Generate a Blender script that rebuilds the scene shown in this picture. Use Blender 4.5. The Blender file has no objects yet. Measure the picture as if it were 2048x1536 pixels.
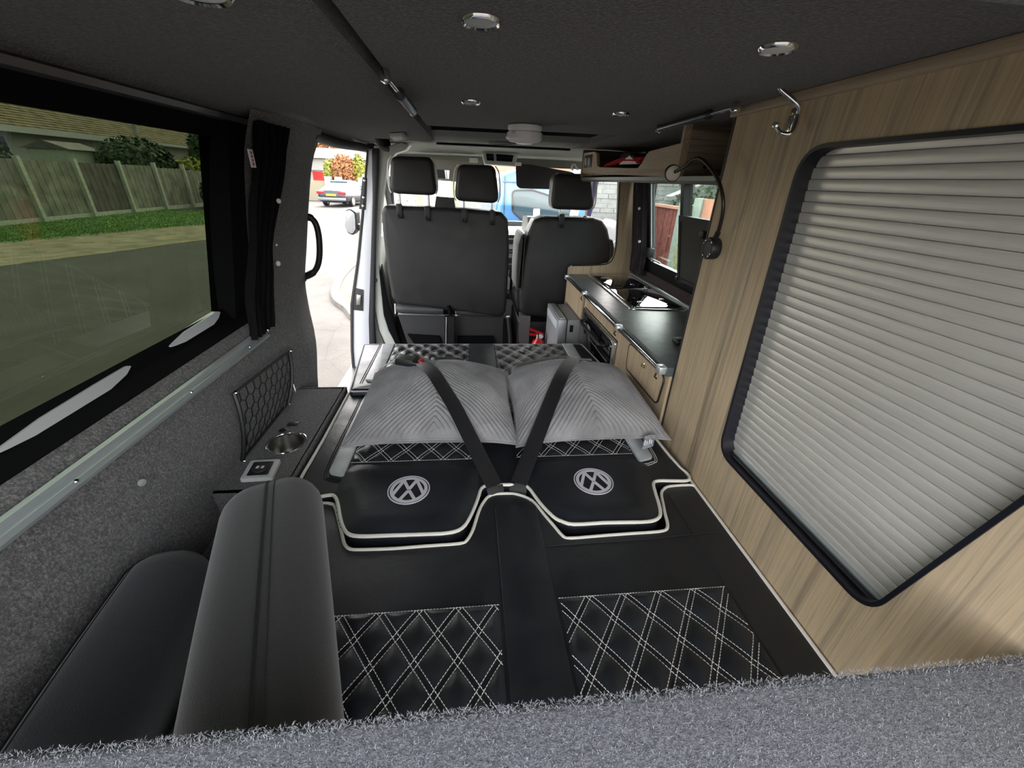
import bpy, bmesh, math, random
import numpy as np
from mathutils import Matrix, Vector

random.seed(7)
rng = np.random.default_rng(7)
sc = bpy.context.scene
COL = sc.collection

# ------------------------------------------------------------------ camera
F = 805.0
CAM = np.array([0.0, 0.0, 1.24])
RIGHT = np.array([0.9945172336493481, -0.09859755408832514, 0.034842421015880455])
UP = np.array([0.013557331541842493, 0.4519430559760604, 0.8919437610726834])
FWD = np.array([0.10369026345762959, 0.8865810715793674, -0.45080187752633416])
cd = bpy.data.cameras.new('camera')
cd.sensor_width = 36.0
cd.lens = 36.0 * F / 2048.0
cd.clip_start = 0.02
cd.clip_end = 500
cam = bpy.data.objects.new('camera', cd)
COL.objects.link(cam)
cam.matrix_world = Matrix(((RIGHT[0], UP[0], -FWD[0], CAM[0]),
                           (RIGHT[1], UP[1], -FWD[1], CAM[1]),
                           (RIGHT[2], UP[2], -FWD[2], CAM[2]),
                           (0, 0, 0, 1)))
sc.camera = cam

# ------------------------------------------------------------------ sky, sun, exposure
w = bpy.data.worlds.new('sky')
sc.world = w
w.use_nodes = True
wn = w.node_tree.nodes
wl = w.node_tree.links
bgn = wn['Background']
sky = wn.new('ShaderNodeTexSky')
sky.sky_type = 'NISHITA'
sky.sun_disc = False
sky.sun_elevation = math.radians(46)
sky.sun_rotation = math.radians(8)
sky.air_density = 1.0
sky.dust_density = 3.0
sky.ozone_density = 1.0
hsv = wn.new('ShaderNodeHueSaturation')
hsv.inputs['Saturation'].default_value = 0.30
wl.new(sky.outputs[0], hsv.inputs['Color'])
warm = wn.new('ShaderNodeMix')
warm.data_type = 'RGBA'
warm.blend_type = 'MULTIPLY'
warm.inputs[0].default_value = 1.0
warm.inputs[7].default_value = (1.0, 0.955, 0.915, 1)
wl.new(hsv.outputs[0], warm.inputs[6])
wl.new(warm.outputs[2], bgn.inputs[0])
bgn.inputs[1].default_value = 0.46
sd = bpy.data.lights.new('sun', 'SUN')
sd.energy = 0.8
sd.angle = math.radians(1.2)
sd.color = (1.0, 0.94, 0.84)
sun = bpy.data.objects.new('sun', sd)
COL.objects.link(sun)
sun.rotation_euler = Vector((0.10, 0.69, 0.72)).to_track_quat('Z', 'Y').to_euler()
sun.location = (0, 0, 12)
vs = sc.view_settings
vs.view_transform = 'Standard'
vs.look = 'None'
vs.gamma = 1.0
vs.use_curve_mapping = False
vs.exposure = 2.0
sc.cycles.use_denoising = True
sc.cycles.max_bounces = 10
sc.cycles.transparent_max_bounces = 16


def at(px, py, x=None, y=None, z=None):
    """point of the place seen at a photo pixel, on the plane x=, y= or z="""
    d = RIGHT * (px - 1024.0) + UP * (768.0 - py) + FWD * F
    if x is not None:
        t = (x - CAM[0]) / d[0]
    elif y is not None:
        t = (y - CAM[1]) / d[1]
    else:
        t = (z - CAM[2]) / d[2]
    return CAM + d * t


# ------------------------------------------------------------------ materials
def newmat(name):
    m = bpy.data.materials.new(name)
    m.use_nodes = True
    nt = m.node_tree
    b = nt.nodes['Principled BSDF']
    return m, nt, b


def setp(b, **k):
    names = {'col': 'Base Color', 'rough': 'Roughness', 'metal': 'Metallic', 'spec': 'Specular IOR Level',
             'coat': 'Coat Weight', 'coatr': 'Coat Roughness', 'sheen': 'Sheen Weight', 'sheenr': 'Sheen Roughness',
             'em': 'Emission Color', 'ems': 'Emission Strength', 'trans': 'Transmission Weight', 'alpha': 'Alpha'}
    for a, v in k.items():
        if a in ('col', 'em') and len(v) == 3:
            v = (*v, 1)
        b.inputs[names[a]].default_value = v


def coords(nt, scale=(1, 1, 1), rot=(0, 0, 0)):
    tc = nt.nodes.new('ShaderNodeTexCoord')
    mp = nt.nodes.new('ShaderNodeMapping')
    mp.inputs['Scale'].default_value = scale
    mp.inputs['Rotation'].default_value = rot
    nt.links.new(tc.outputs['Object'], mp.inputs['Vector'])
    return mp.outputs[0]


def noise(nt, vec, scale, detail=2, rough=0.5, dist=0.0):
    n = nt.nodes.new('ShaderNodeTexNoise')
    n.inputs['Scale'].default_value = scale
    n.inputs['Detail'].default_value = detail
    n.inputs['Roughness'].default_value = rough
    n.inputs['Distortion'].default_value = dist
    nt.links.new(vec, n.inputs['Vector'])
    return n.outputs[0]


def ramp(nt, fac, stops):
    r = nt.nodes.new('ShaderNodeValToRGB')
    els = r.color_ramp.elements
    while len(els) < len(stops):
        els.new(0.5)
    for e, (p, c) in zip(els, stops):
        e.position = p
        e.color = (*c, 1) if len(c) == 3 else c
    nt.links.new(fac, r.inputs[0])
    return r.outputs[0]


def bump(nt, b, h, strength=0.3, dist=0.01):
    n = nt.nodes.new('ShaderNodeBump')
    n.inputs['Strength'].default_value = strength
    n.inputs['Distance'].default_value = dist
    nt.links.new(h, n.inputs['Height'])
    nt.links.new(n.outputs[0], b.inputs['Normal'])


def mixc(nt, fac, a, b):
    m = nt.nodes.new('ShaderNodeMix')
    m.data_type = 'RGBA'
    m.blend_type = 'MIX'
    for i, v in ((0, fac), (6, a), (7, b)):
        if isinstance(v, (float, int)):
            m.inputs[i].default_value = v
        elif isinstance(v, tuple):
            m.inputs[i].default_value = (*v, 1)
        else:
            nt.links.new(v, m.inputs[i])
    return m.outputs[2]


def plain(name, col, rough=0.5, metal=0.0, var=0.0, nscale=60, bmp=0.0, **k):
    m, nt, b = newmat(name)
    setp(b, col=col, rough=rough, metal=metal, **k)
    v = None
    if var or bmp:
        v = noise(nt, coords(nt), nscale, 3)
    if var:
        lo = tuple(max(0, c * (1 - var)) for c in col)
        hi = tuple(min(1, c * (1 + var)) for c in col)
        nt.links.new(ramp(nt, v, [(0.3, lo), (0.7, hi)]), b.inputs['Base Color'])
    if bmp:
        bump(nt, b, v, bmp, 0.004)
    return m


def carpet(name, lo, mid, hi, scale=260, bstr=0.9, bd=0.004, spec=0.1):
    m, nt, b = newmat(name)
    v = coords(nt)
    f1 = noise(nt, coords(nt, (1, 1, 1)), scale, 3, 0.75)
    f2 = noise(nt, v, scale * 0.28, 2, 0.6)
    c1 = ramp(nt, f1, [(0.34, lo), (0.5, mid), (0.68, hi)])
    c2 = ramp(nt, f2, [(0.35, tuple(x * 0.75 for x in mid)), (0.65, tuple(x * 1.3 for x in mid))])
    nt.links.new(mixc(nt, 0.35, c1, c2), b.inputs['Base Color'])
    setp(b, rough=0.95, spec=spec, sheen=0.25, sheenr=0.6)
    bump(nt, b, f1, bstr, bd)
    return m


def wood(name, axis='z', light=(0.62, 0.475, 0.31), dark=(0.15, 0.10, 0.06), tint=1.0):
    m, nt, b = newmat(name)
    s = {'z': (1, 1, 0.022), 'y': (1, 0.03, 1), 'x': (0.03, 1, 1)}[axis]
    v = coords(nt, s)
    broad = noise(nt, v, 7, 2, 0.5, 0.6)
    bands = noise(nt, v, 26, 5, 0.68, 0.4)
    fine = noise(nt, v, 330, 3, 0.6)
    L = tuple(c * tint for c in light)
    D = tuple(c * tint for c in dark)
    G = tuple(c * tint for c in (0.42, 0.345, 0.25))
    c1 = ramp(nt, bands, [(0.30, D), (0.41, G), (0.52, L), (0.60, tuple(c * 0.66 for c in L)), (0.68, tuple(c * 1.05 for c in L))])
    c2 = ramp(nt, broad, [(0.3, tuple(c * 0.72 for c in L)), (0.65, tuple(c * 1.08 for c in L))])
    c3 = ramp(nt, fine, [(0.3, D), (0.62, L)])
    c = mixc(nt, 0.18, c1, c2)
    nt.links.new(mixc(nt, 0.30, c, c3), b.inputs['Base Color'])
    setp(b, rough=0.48, spec=0.35)
    bump(nt, b, fine, 0.12, 0.001)
    return m


def leather(name, col, rough=0.42, nscale=420, bstr=0.25):
    m, nt, b = newmat(name)
    v = coords(nt)
    n1 = noise(nt, v, nscale, 4, 0.6)
    n2 = noise(nt, v, 14, 3, 0.6, 0.5)
    nt.links.new(ramp(nt, n2, [(0.3, tuple(c * 0.85 for c in col)), (0.7, tuple(c * 1.2 for c in col))]), b.inputs['Base Color'])
    rr = ramp(nt, n2, [(0.3, (rough - .06,) * 3), (0.7, (rough + .08,) * 3)])
    nt.links.new(rr, b.inputs['Roughness'])
    setp(b, spec=0.5)
    ad = nt.nodes.new('ShaderNodeMath')
    ad.operation = 'MULTIPLY_ADD'
    nt.links.new(n2, ad.inputs[0])
    ad.inputs[1].default_value = 4.0
    nt.links.new(n1, ad.inputs[2])
    bump(nt, b, ad.outputs[0], bstr, 0.0016)
    return m


def glass(name, tint=(1, 1, 1), refl=1.0, rough=0.0, ior=1.45):
    m = bpy.data.materials.new(name)
    m.use_nodes = True
    nt = m.node_tree
    nt.nodes.clear()
    o = nt.nodes.new('ShaderNodeOutputMaterial')
    t = nt.nodes.new('ShaderNodeBsdfTransparent')
    t.inputs[0].default_value = (*tint, 1)
    g = nt.nodes.new('ShaderNodeBsdfGlossy')
    g.inputs[0].default_value = (refl, refl, refl, 1)
    g.inputs['Roughness'].default_value = rough
    lw = nt.nodes.new('ShaderNodeLayerWeight')
    lw.inputs[0].default_value = 0.5
    pw = nt.nodes.new('ShaderNodeMath')
    pw.operation = 'POWER'
    pw.inputs[1].default_value = 4.0
    nt.links.new(lw.outputs['Facing'], pw.inputs[0])
    fr = nt.nodes.new('ShaderNodeMath')
    fr.operation = 'MULTIPLY_ADD'
    fr.inputs[1].default_value = 0.9
    fr.inputs[2].default_value = ((ior - 1) / (ior + 1)) ** 2 * 1.6
    nt.links.new(pw.outputs[0], fr.inputs[0])
    mx = nt.nodes.new('ShaderNodeMixShader')
    nt.links.new(fr.outputs[0], mx.inputs[0])
    nt.links.new(t.outputs[0], mx.inputs[1])
    nt.links.new(g.outputs[0], mx.inputs[2])
    nt.links.new(mx.outputs[0], o.inputs[0])
    return m


def velvet(name, col, hi):
    m, nt, b = newmat(name)
    v = coords(nt)
    n2 = noise(nt, v, 9, 3, 0.6, 0.8)
    nt.links.new(ramp(nt, n2, [(0.35, col), (0.68, hi)]), b.inputs['Base Color'])
    setp(b, rough=0.75, sheen=0.9, sheenr=0.35, spec=0.2)
    n1 = noise(nt, v, 500, 2)
    bump(nt, b, n1, 0.2, 0.001)
    return m


def slate(name):
    m, nt, b = newmat(name)
    v = coords(nt)
    n = noise(nt, v, 22, 6, 0.65, 0.4)
    nt.links.new(ramp(nt, n, [(0.3, (0.055, 0.068, 0.07)), (0.7, (0.13, 0.15, 0.15))]), b.inputs['Base Color'])
    setp(b, rough=0.36, spec=0.5)
    bump(nt, b, n, 0.15, 0.002)
    return m


def brushed(name, col, rough=0.38, metal=0.75):
    m, nt, b = newmat(name)
    v = coords(nt, (1, 0.02, 1))
    n = noise(nt, v, 700, 2)
    nt.links.new(ramp(nt, n, [(0.3, tuple(c * 0.9 for c in col)), (0.7, tuple(min(1, c * 1.06) for c in col))]), b.inputs['Base Color'])
    setp(b, rough=rough, metal=metal)
    bump(nt, b, n, 0.06, 0.0006)
    return m


MT = {}
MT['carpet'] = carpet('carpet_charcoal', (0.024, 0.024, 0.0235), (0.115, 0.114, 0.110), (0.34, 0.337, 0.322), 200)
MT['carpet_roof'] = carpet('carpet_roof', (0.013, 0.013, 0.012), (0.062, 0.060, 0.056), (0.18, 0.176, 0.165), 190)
MT['carpet_front'] = carpet('carpet_grey_blue', (0.06, 0.064, 0.074), (0.19, 0.198, 0.215), (0.43, 0.44, 0.465), 330, 1.0, 0.005)
MT['fibre'] = plain('wool_fibre', (0.31, 0.32, 0.345), 0.9, var=0.75, nscale=900)
MT['leather'] = leather('black_leather', (0.017, 0.0195, 0.0235), 0.42)
MT['leather_seat'] = leather('black_seat_leather', (0.017, 0.0165, 0.0175), 0.5, 300, 0.2)
MT['leather_grey'] = leather('pale_grey_leather', (0.50, 0.53, 0.53), 0.45)
MT['piping'] = plain('white_piping', (0.90, 0.87, 0.77), 0.5)
MT['thread'] = plain('white_thread', (0.82, 0.80, 0.76), 0.7)
MT['thread_dark'] = plain('dark_thread', (0.02, 0.02, 0.022), 0.8)
MT['embroidery'] = plain('embroidery_white', (0.80, 0.77, 0.82), 0.7, bmp=0.5, nscale=500)
MT['embroidery_black'] = plain('embroidery_black', (0.012, 0.011, 0.016), 0.8)
MT['fabric'] = plain('black_fabric', (0.017, 0.0152, 0.0152), 0.88, var=0.25, nscale=500, bmp=0.25, sheen=0.35, sheenr=0.5)
MT['fabric_blue'] = plain('black_fabric_worn', (0.011, 0.0125, 0.016), 0.9, var=0.25, nscale=500, bmp=0.25, sheen=0.3, sheenr=0.5)
MT['curtain'] = plain('curtain_cloth', (0.008, 0.0075, 0.0085), 0.95, var=0.3, nscale=300, spec=0.1)
MT['velvet'] = velvet('grey_velvet', (0.24, 0.235, 0.235), (0.36, 0.352, 0.35))
MT['velvet_plain'] = velvet('grey_velvet_hem', (0.27, 0.265, 0.265), (0.40, 0.392, 0.39))
MT['webbing'] = plain('seat_belt_webbing', (0.014, 0.0135, 0.015), 0.5, var=0.2, nscale=700, bmp=0.3)
MT['wood'] = wood('zebrano_laminate')
MT['wood_y'] = wood('oak_laminate_horizontal', 'y', (0.46, 0.35, 0.25), (0.24, 0.17, 0.115))
MT['wood_dark'] = wood('brown_laminate', 'x', (0.17, 0.125, 0.085), (0.075, 0.052, 0.035))
MT['slat'] = brushed('silver_slat', (0.70, 0.675, 0.625), 0.34, 0.35)
MT['alu'] = brushed('aluminium', (0.70, 0.75, 0.77), 0.35, 0.7)
MT['steel'] = brushed('stainless_steel', (0.62, 0.61, 0.58), 0.25, 1.0)
MT['chrome'] = plain('chrome', (0.85, 0.85, 0.86), 0.09, 1.0)
MT['black'] = plain('black_plastic', (0.012, 0.012, 0.013), 0.45)
MT['matt_black'] = plain('matt_black', (0.005, 0.005, 0.0055), 0.9, spec=0.08)
MT['rubber'] = plain('rubber', (0.012, 0.012, 0.014), 0.6, var=0.3, nscale=80)
MT['navy_edge'] = plain('navy_edge_trim', (0.007, 0.0075, 0.013), 0.4)
MT['grey_plastic'] = plain('grey_plastic', (0.36, 0.365, 0.35), 0.5, var=0.05, nscale=20)
MT['cab_plastic'] = plain('cab_trim_plastic', (0.50, 0.51, 0.47), 0.55, var=0.05, nscale=8)
MT['dark_plastic'] = plain('dark_grey_plastic', (0.035, 0.035, 0.036), 0.55)
MT['white_plastic'] = plain('white_plastic', (0.90, 0.88, 0.87), 0.4)
MT['headliner'] = plain('cab_headliner', (0.16, 0.165, 0.15), 0.95, var=0.2, nscale=150)
MT['body_paint'] = plain('silver_van_paint', (0.74, 0.75, 0.79), 0.3, 0.15, coat=0.5)
MT['red'] = plain('red_paint', (0.65, 0.012, 0.014), 0.3, coat=0.4)
MT['red_cloth'] = plain('red_cloth', (0.72, 0.02, 0.025), 0.7)
MT['paper'] = plain('paper', (0.82, 0.76, 0.74), 0.8)
MT['slate'] = slate('slate_worktop')
MT['black_glass'] = plain('black_glass', (0.004, 0.004, 0.005), 0.03, coat=1.0, coatr=0.02)
MT['brass'] = plain('brass', (0.75, 0.60, 0.33), 0.25, 1.0)
MT['pearl'] = plain('pearl_button', (0.85, 0.83, 0.78), 0.25)
MT['glass_clear'] = glass('clear_glass', (0.93, 0.97, 0.96))
MT['glass_tint'] = glass('green_tinted_glass', (0.062, 0.078, 0.052), 0.8, 0.0, 1.42)
MT['glass_side'] = glass('side_window_glass', (0.72, 0.78, 0.76))
MT['lens'] = plain('frosted_lens', (0.80, 0.80, 0.77), 0.4)
MT['lens_off'] = plain('grey_lens', (0.50, 0.51, 0.51), 0.35)
MT['label_white'] = plain('label_white', (0.85, 0.84, 0.86), 0.7)
MT['label_red'] = plain('label_red', (0.55, 0.03, 0.10), 0.7)
MT['mirror'] = plain('mirror_glass', (0.75, 0.80, 0.85), 0.03, 1.0)


# ------------------------------------------------------------------ mesh builders
class MB:
    def __init__(s):
        s.v = []
        s.f = []

    def add(s, vs, fs):
        n = len(s.v)
        s.v += [tuple(map(float, p)) for p in vs]
        s.f += [tuple(i + n for i in f) for f in fs]
        return s

    def box(s, x0, x1, y0, y1, z0, z1):
        return s.add([(x, y, z) for z in (z0, z1) for y in (y0, y1) for x in (x0, x1)],
                     [(0, 2, 3, 1), (4, 5, 7, 6), (0, 1, 5, 4), (2, 6, 7, 3), (0, 4, 6, 2), (1, 3, 7, 5)])

    def rbox(s, x0, x1, y0, y1, z0, z1, r=0.01, seg=3, fn=None):
        bm = bmesh.new()
        bmesh.ops.create_cube(bm, size=1)
        for v in bm.verts:
            v.co = ((x0 + x1) / 2 + v.co.x * (x1 - x0), (y0 + y1) / 2 + v.co.y * (y1 - y0), (z0 + z1) / 2 + v.co.z * (z1 - z0))
        r = min(r, 0.49 * min(abs(x1 - x0), abs(y1 - y0), abs(z1 - z0)))
        bmesh.ops.bevel(bm, geom=bm.edges[:], offset=r, segments=seg, profile=0.5, affect='EDGES')
        bm.verts.index_update()
        vs = [tuple(v.co) for v in bm.verts]
        if fn:
            vs = [fn(*p) for p in vs]
        s.add(vs, [tuple(v.index for v in f.verts) for f in bm.faces])
        bm.free()
        return s

    def grid(s, fn, nu, nv, flip=False, closed_u=False):
        vs = [fn(i / nu if not closed_u else i / nu, j / nv) for j in range(nv + 1) for i in range(nu + (0 if closed_u else 1))]
        w = nu + (0 if closed_u else 1)
        fs = []
        for j in range(nv):
            for i in range(nu):
                a, b = j * w + i, j * w + (i + 1) % w if closed_u else j * w + i + 1
                q = (a, b, b + w, a + w)
                fs.append(q[::-1] if flip else q)
        return s.add(vs, fs)

    def tube(s, pts, r, n=8, closed=False, caps=True):
        P = [np.array(p, float) for p in pts]
        m = len(P)
        rs = [r] * m if not hasattr(r, '__len__') else list(r)
        T = []
        for i in range(m):
            a = P[(i - 1) % m] if (closed or i > 0) else P[i]
            b = P[(i + 1) % m] if (closed or i < m - 1) else P[i]
            t = b - a
            T.append(t / (np.linalg.norm(t) + 1e-12))
        ref = np.array([0, 0, 1.0])
        if abs(T[0] @ ref) > 0.9:
            ref = np.array([1.0, 0, 0])
        u = np.cross(T[0], ref)
        u /= np.linalg.norm(u)
        vs = []
        for i in range(m):
            u = u - T[i] * (u @ T[i])
            u /= np.linalg.norm(u) + 1e-12
            w_ = np.cross(T[i], u)
            for k in range(n):
                a = 2 * math.pi * k / n
                vs.append(P[i] + rs[i] * (math.cos(a) * u + math.sin(a) * w_))
        fs = []
        for i in range(m if closed else m - 1):
            for k in range(n):
                a, b = i * n + k, i * n + (k + 1) % n
                c, d = ((i + 1) % m) * n + (k + 1) % n, ((i + 1) % m) * n + k
                fs.append((a, b, c, d))
        if caps and not closed:
            fs.append(tuple(range(n))[::-1])
            fs.append(tuple(range((m - 1) * n, m * n)))
        return s.add(vs, fs)

    def lathe(s, prof, c, axis=(0, 0, 1), n=32, cap0=True, cap1=True, sx=1.0):
        a = np.array(axis, float)
        a /= np.linalg.norm(a)
        ref = np.array([1.0, 0, 0]) if abs(a[0]) < 0.9 else np.array([0, 1.0, 0])
        u = ref - a * (ref @ a)
        u /= np.linalg.norm(u)
        w_ = np.cross(a, u)
        c = np.array(c, float)
        vs = [c + a * h + r * (sx * math.cos(2 * math.pi * k / n) * u + math.sin(2 * math.pi * k / n) * w_) for r, h in prof for k in range(n)]
        fs = []
        for i in range(len(prof) - 1):
            for k in range(n):
                fs.append((i * n + k, i * n + (k + 1) % n, (i + 1) * n + (k + 1) % n, (i + 1) * n + k))
        if cap0:
            fs.append(tuple(range(n))[::-1])
        if cap1:
            fs.append(tuple(range((len(prof) - 1) * n, len(prof) * n)))
        return s.add(vs, fs)

    def prism(s, poly, fn, d0, d1):
        """poly of 2-d points, fn(a, b, d) -> 3-d"""
        n = len(poly)
        s.add([fn(a, b, d0) for a, b in poly] + [fn(a, b, d1) for a, b in poly],
              [tuple(range(n))[::-1], tuple(range(n, 2 * n))] + [(i, (i + 1) % n, n + (i + 1) % n, n + i) for i in range(n)])
        return s

    def ribbon(s, pts, side, wd, th):
        """flat strap: pts centre line, side = across vectors, wd width, th thickness vectors (up)"""
        P = [np.array(p, float) for p in pts]
        vs = []
        m = len(P)
        for i in range(m):
            sd_ = np.array(side[i], float)
            sd_ /= np.linalg.norm(sd_)
            t = P[min(i + 1, m - 1)] - P[max(i - 1, 0)]
            nn = np.cross(t, sd_)
            nn /= np.linalg.norm(nn) + 1e-12
            if nn[2] < 0:
                nn = -nn
            for a, b in ((-1, 0), (-.5, 1), (0, .75), (.5, 1), (1, 0), (.5, -.6), (-.5, -.6)):
                vs.append(P[i] + sd_ * a * wd / 2 + nn * b * th)
        k = 7
        fs = [tuple(range(k))[::-1], tuple(range((m - 1) * k, m * k))]
        for i in range(m - 1):
            for j in range(k):
                fs.append((i * k + j, i * k + (j + 1) % k, (i + 1) * k + (j + 1) % k, (i + 1) * k + j))
        return s.add(vs, fs)

    def mesh(s, name, mat, smooth=True, angle=40):
        me = bpy.data.meshes.new(name)
        me.from_pydata(s.v, [], s.f)
        bm = bmesh.new()
        bm.from_mesh(me)
        bmesh.ops.recalc_face_normals(bm, faces=bm.faces[:])
        bm.to_mesh(me)
        bm.free()
        if smooth:
            me.polygons.foreach_set('use_smooth', [True] * len(me.polygons))
            me.set_sharp_from_angle(angle=math.radians(angle))
        me.materials.append(MT[mat] if isinstance(mat, str) else mat)
        return me

    def build(s, name, mat, parent=None, smooth=True, angle=40, label=None):
        return link(name, s.mesh(name, mat, smooth, angle), parent, label)


def link(name, me, parent=None, label=None):
    o = bpy.data.objects.new(name, me)
    COL.objects.link(o)
    if parent is not None:
        o.parent = parent
        if parent.type == 'EMPTY':
            o.matrix_parent_inverse = Matrix.Translation(-Vector(parent.location))
    if label:
        o['label'] = label
    return o


def tag(o, label, cat, group=None):
    o['label'] = label
    o['category'] = cat
    if group:
        o['group'] = group
    return o


def thing(name, label, cat, loc=(0, 0, 0), group=None):
    o = bpy.data.objects.new(name, None)
    o.empty_display_size = 0.05
    COL.objects.link(o)
    o.location = tuple(map(float, loc))
    return tag(o, label, cat, group)


def struct(o, label=None):
    o['kind'] = 'structure'
    if label:
        o['label'] = label
    return o


def copy_tree(o, dloc, parent=None):
    c = o.copy()
    COL.objects.link(c)
    if parent is None:
        c.location = Vector(o.location) + Vector(dloc)
    else:
        c.parent = parent
    for ch in [x for x in bpy.data.objects if x.parent == o]:
        copy_tree(ch, dloc, c)
    return c


def rounded(poly, rad, seg=5):
    """round the corners of a 2-d polygon; rad one number or a list"""
    out = []
    n = len(poly)
    for i in range(n):
        p = np.array(poly[i][:2], float)
        a = np.array(poly[i - 1][:2], float)
        b = np.array(poly[(i + 1) % n][:2], float)
        r = rad[i] if hasattr(rad, '__len__') else rad
        va, vb = a - p, b - p
        la, lb = np.linalg.norm(va), np.linalg.norm(vb)
        va, vb = va / la, vb / lb
        ang = math.acos(max(-1, min(1, va @ vb)))
        if r <= 0 or ang > math.pi - 0.05:
            out.append(tuple(p))
            continue
        t = min(r / math.tan(ang / 2), 0.48 * la, 0.48 * lb)
        p0, p1 = p + va * t, p + vb * t
        for k in range(seg + 1):
            q = k / seg
            out.append(tuple((1 - q) ** 2 * p0 + 2 * q * (1 - q) * p + q * q * p1))
    return out


def area2(poly):
    return 0.5 * sum(poly[i - 1][0] * poly[i][1] - poly[i][0] * poly[i - 1][1] for i in range(len(poly)))


def inset(poly, d):
    if area2(poly) < 0:
        poly = poly[::-1]
    n = len(poly)
    out = []
    for i in range(n):
        a, p, b = (np.array(poly[j % n][:2], float) for j in (i - 1, i, i + 1))
        e1, e2 = p - a, b - p
        n1 = np.array([-e1[1], e1[0]]) / (np.linalg.norm(e1) + 1e-12)
        n2 = np.array([-e2[1], e2[0]]) / (np.linalg.norm(e2) + 1e-12)
        m = n1 + n2
        m /= np.linalg.norm(m) + 1e-12
        k = max(0.5, m @ n1)
        out.append(tuple(p + m * d / k))
    return out


def slab(poly, z0, z1, r=0.012, seg=4, mb=None, fn=None):
    """cushion-like extruded outline with a rounded top edge"""
    mb = mb or MB()
    fn = fn or (lambda a, b, c: (a, b, c))
    if area2(poly) < 0:
        poly = poly[::-1]
    rings = [(poly, z0), (poly, z1 - r)]
    for k in range(1, seg + 1):
        a = k / seg * math.pi / 2
        rings.append((inset(poly, r * (1 - math.cos(a))), z1 - r + r * math.sin(a)))
    n = len(poly)
    vs, fs = [], []
    for p, z in rings:
        vs += [fn(x, y, z) for x, y in p]
    for i in range(len(rings) - 1):
        for k in range(n):
            fs.append((i * n + k, i * n + (k + 1) % n, (i + 1) * n + (k + 1) % n, (i + 1) * n + k))
    fs.append(tuple(range(n))[::-1])
    fs.append(tuple(range((len(rings) - 1) * n, len(rings) * n)))
    return mb.add(vs, fs)


def dome(poly, z, h, wid, rings):
    if area2(poly) < 0:
        poly = poly[::-1]
    mb = MB()
    vs, fs = [], []
    n = len(poly)
    cen = np.mean(np.array(poly), axis=0)
    for i in range(rings + 1):
        t = i / rings
        p = inset(poly, wid * t)
        hz = h * math.sin(t * math.pi / 2) ** 0.8 if i else 0
        vs += [(x, y, z + hz) for x, y in p]
    for i in range(rings):
        for k in range(n):
            fs.append((i * n + k, i * n + (k + 1) % n, (i + 1) * n + (k + 1) % n, (i + 1) * n + k))
    fs.append(tuple(range(rings * n, (rings + 1) * n)))
    return mb.add(vs, fs)


def smooth_path(pts, n=8, closed=False):
    """Catmull-Rom through points"""
    P = [np.array(p, float) for p in pts]
    m = len(P)
    out = []
    for i in range(m if closed else m - 1):
        if closed:
            p0, p1, p2, p3 = P[i - 1], P[i], P[(i + 1) % m], P[(i + 2) % m]
        else:
            p0, p1, p2, p3 = P[max(i - 1, 0)], P[i], P[i + 1], P[min(i + 2, m - 1)]
        for k in range(n):
            t = k / n
            out.append(0.5 * ((2 * p1) + (-p0 + p2) * t + (2 * p0 - 5 * p1 + 4 * p2 - p3) * t * t + (-p0 + 3 * p1 - 3 * p2 + p3) * t ** 3))
    if not closed:
        out.append(P[-1])
    return out


def lerp(a, b, t):
    return a + (b - a) * t


def interp(x, xs, ys):
    return float(np.interp(x, xs, ys))

# ================================================================== THE VAN SHELL
ZC = 1.41          # ceiling height
ZB = 0.50          # bed height
XP = 0.635         # face of the wardrobe panel
YK0, YK1 = 1.075, 2.50

floor = struct(MB().box(-0.86, 1.06, -0.15, 3.95, -0.05, 0.0).build('floor', plain('floor_vinyl', (0.06, 0.058, 0.055), 0.5, var=0.2, nscale=30)))

# --- left wall: lofted carpet lining
A_sec = [(-0.655, 0.0), (-0.655, 0.42), (-0.663, 0.57), (-0.675, 0.66), (-0.70, 0.738), (-0.744, 0.782)]


def loft(secs, steps=10):
    """secs: list of polylines (same length, 3-d)"""
    mb = MB()
    rows = []
    for i in range(len(secs) - 1):
        for k in range(steps):
            t = k / steps
            rows.append([np.array(a) * (1 - t) + np.array(b) * t for a, b in zip(secs[i], secs[i + 1])])
    rows.append([np.array(p) for p in secs[-1]])
    n = len(rows[0])
    mb.add([p for r in rows for p in r], [(i * n + k, i * n + k + 1, (i + 1) * n + k + 1, (i + 1) * n + k) for i in range(len(rows) - 1) for k in range(n - 1)])
    return mb


wl_mb = loft([[(x, -0.15, z) for x, z in A_sec], [(x, 1.42, z) for x, z in A_sec]], 4)
wall_left = struct(wl_mb.build('wall_left', 'carpet'))
# pillar lining between the rear window and the sliding-door opening
pa = [(-0.655, 1.42, 0.0), (-0.655, 1.42, 0.42), (-0.663, 1.42, 0.57), (-0.70, 1.42, 0.738), (-0.715, 1.42, 0.86), (-0.70, 1.42, 1.0), (-0.672, 1.42, 1.16), (-0.640, 1.42, 1.30), (-0.60, 1.42, 1.395)]
pb = [(-0.70, 1.64, 0.0), (-0.665, 1.65, 0.40), (-0.672, 1.74, 0.57), (-0.735, 1.90, 0.68), (-0.745, 1.945, 0.80), (-0.712, 1.95, 0.95), (-0.672, 1.95, 1.12), (-0.628, 1.95, 1.28), (-0.565, 1.93, 1.392)]
pm = [tuple(0.45 * np.array(a) + 0.55 * np.array(b) + np.array([0.018, 0, 0])) for a, b in zip(pa, pb)]
pa, pm, pb = (smooth_path(p, 4) for p in (pa, pm, pb))
pc = [p + np.array([-0.05, 0.03, 0]) for p in pb]
pil = struct(loft([pa, pm, pb, pc], 5).build('trim_1', 'carpet', wall_left, angle=70))
pil['label'] = 'carpeted pillar lining beside the open sliding door'
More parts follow.
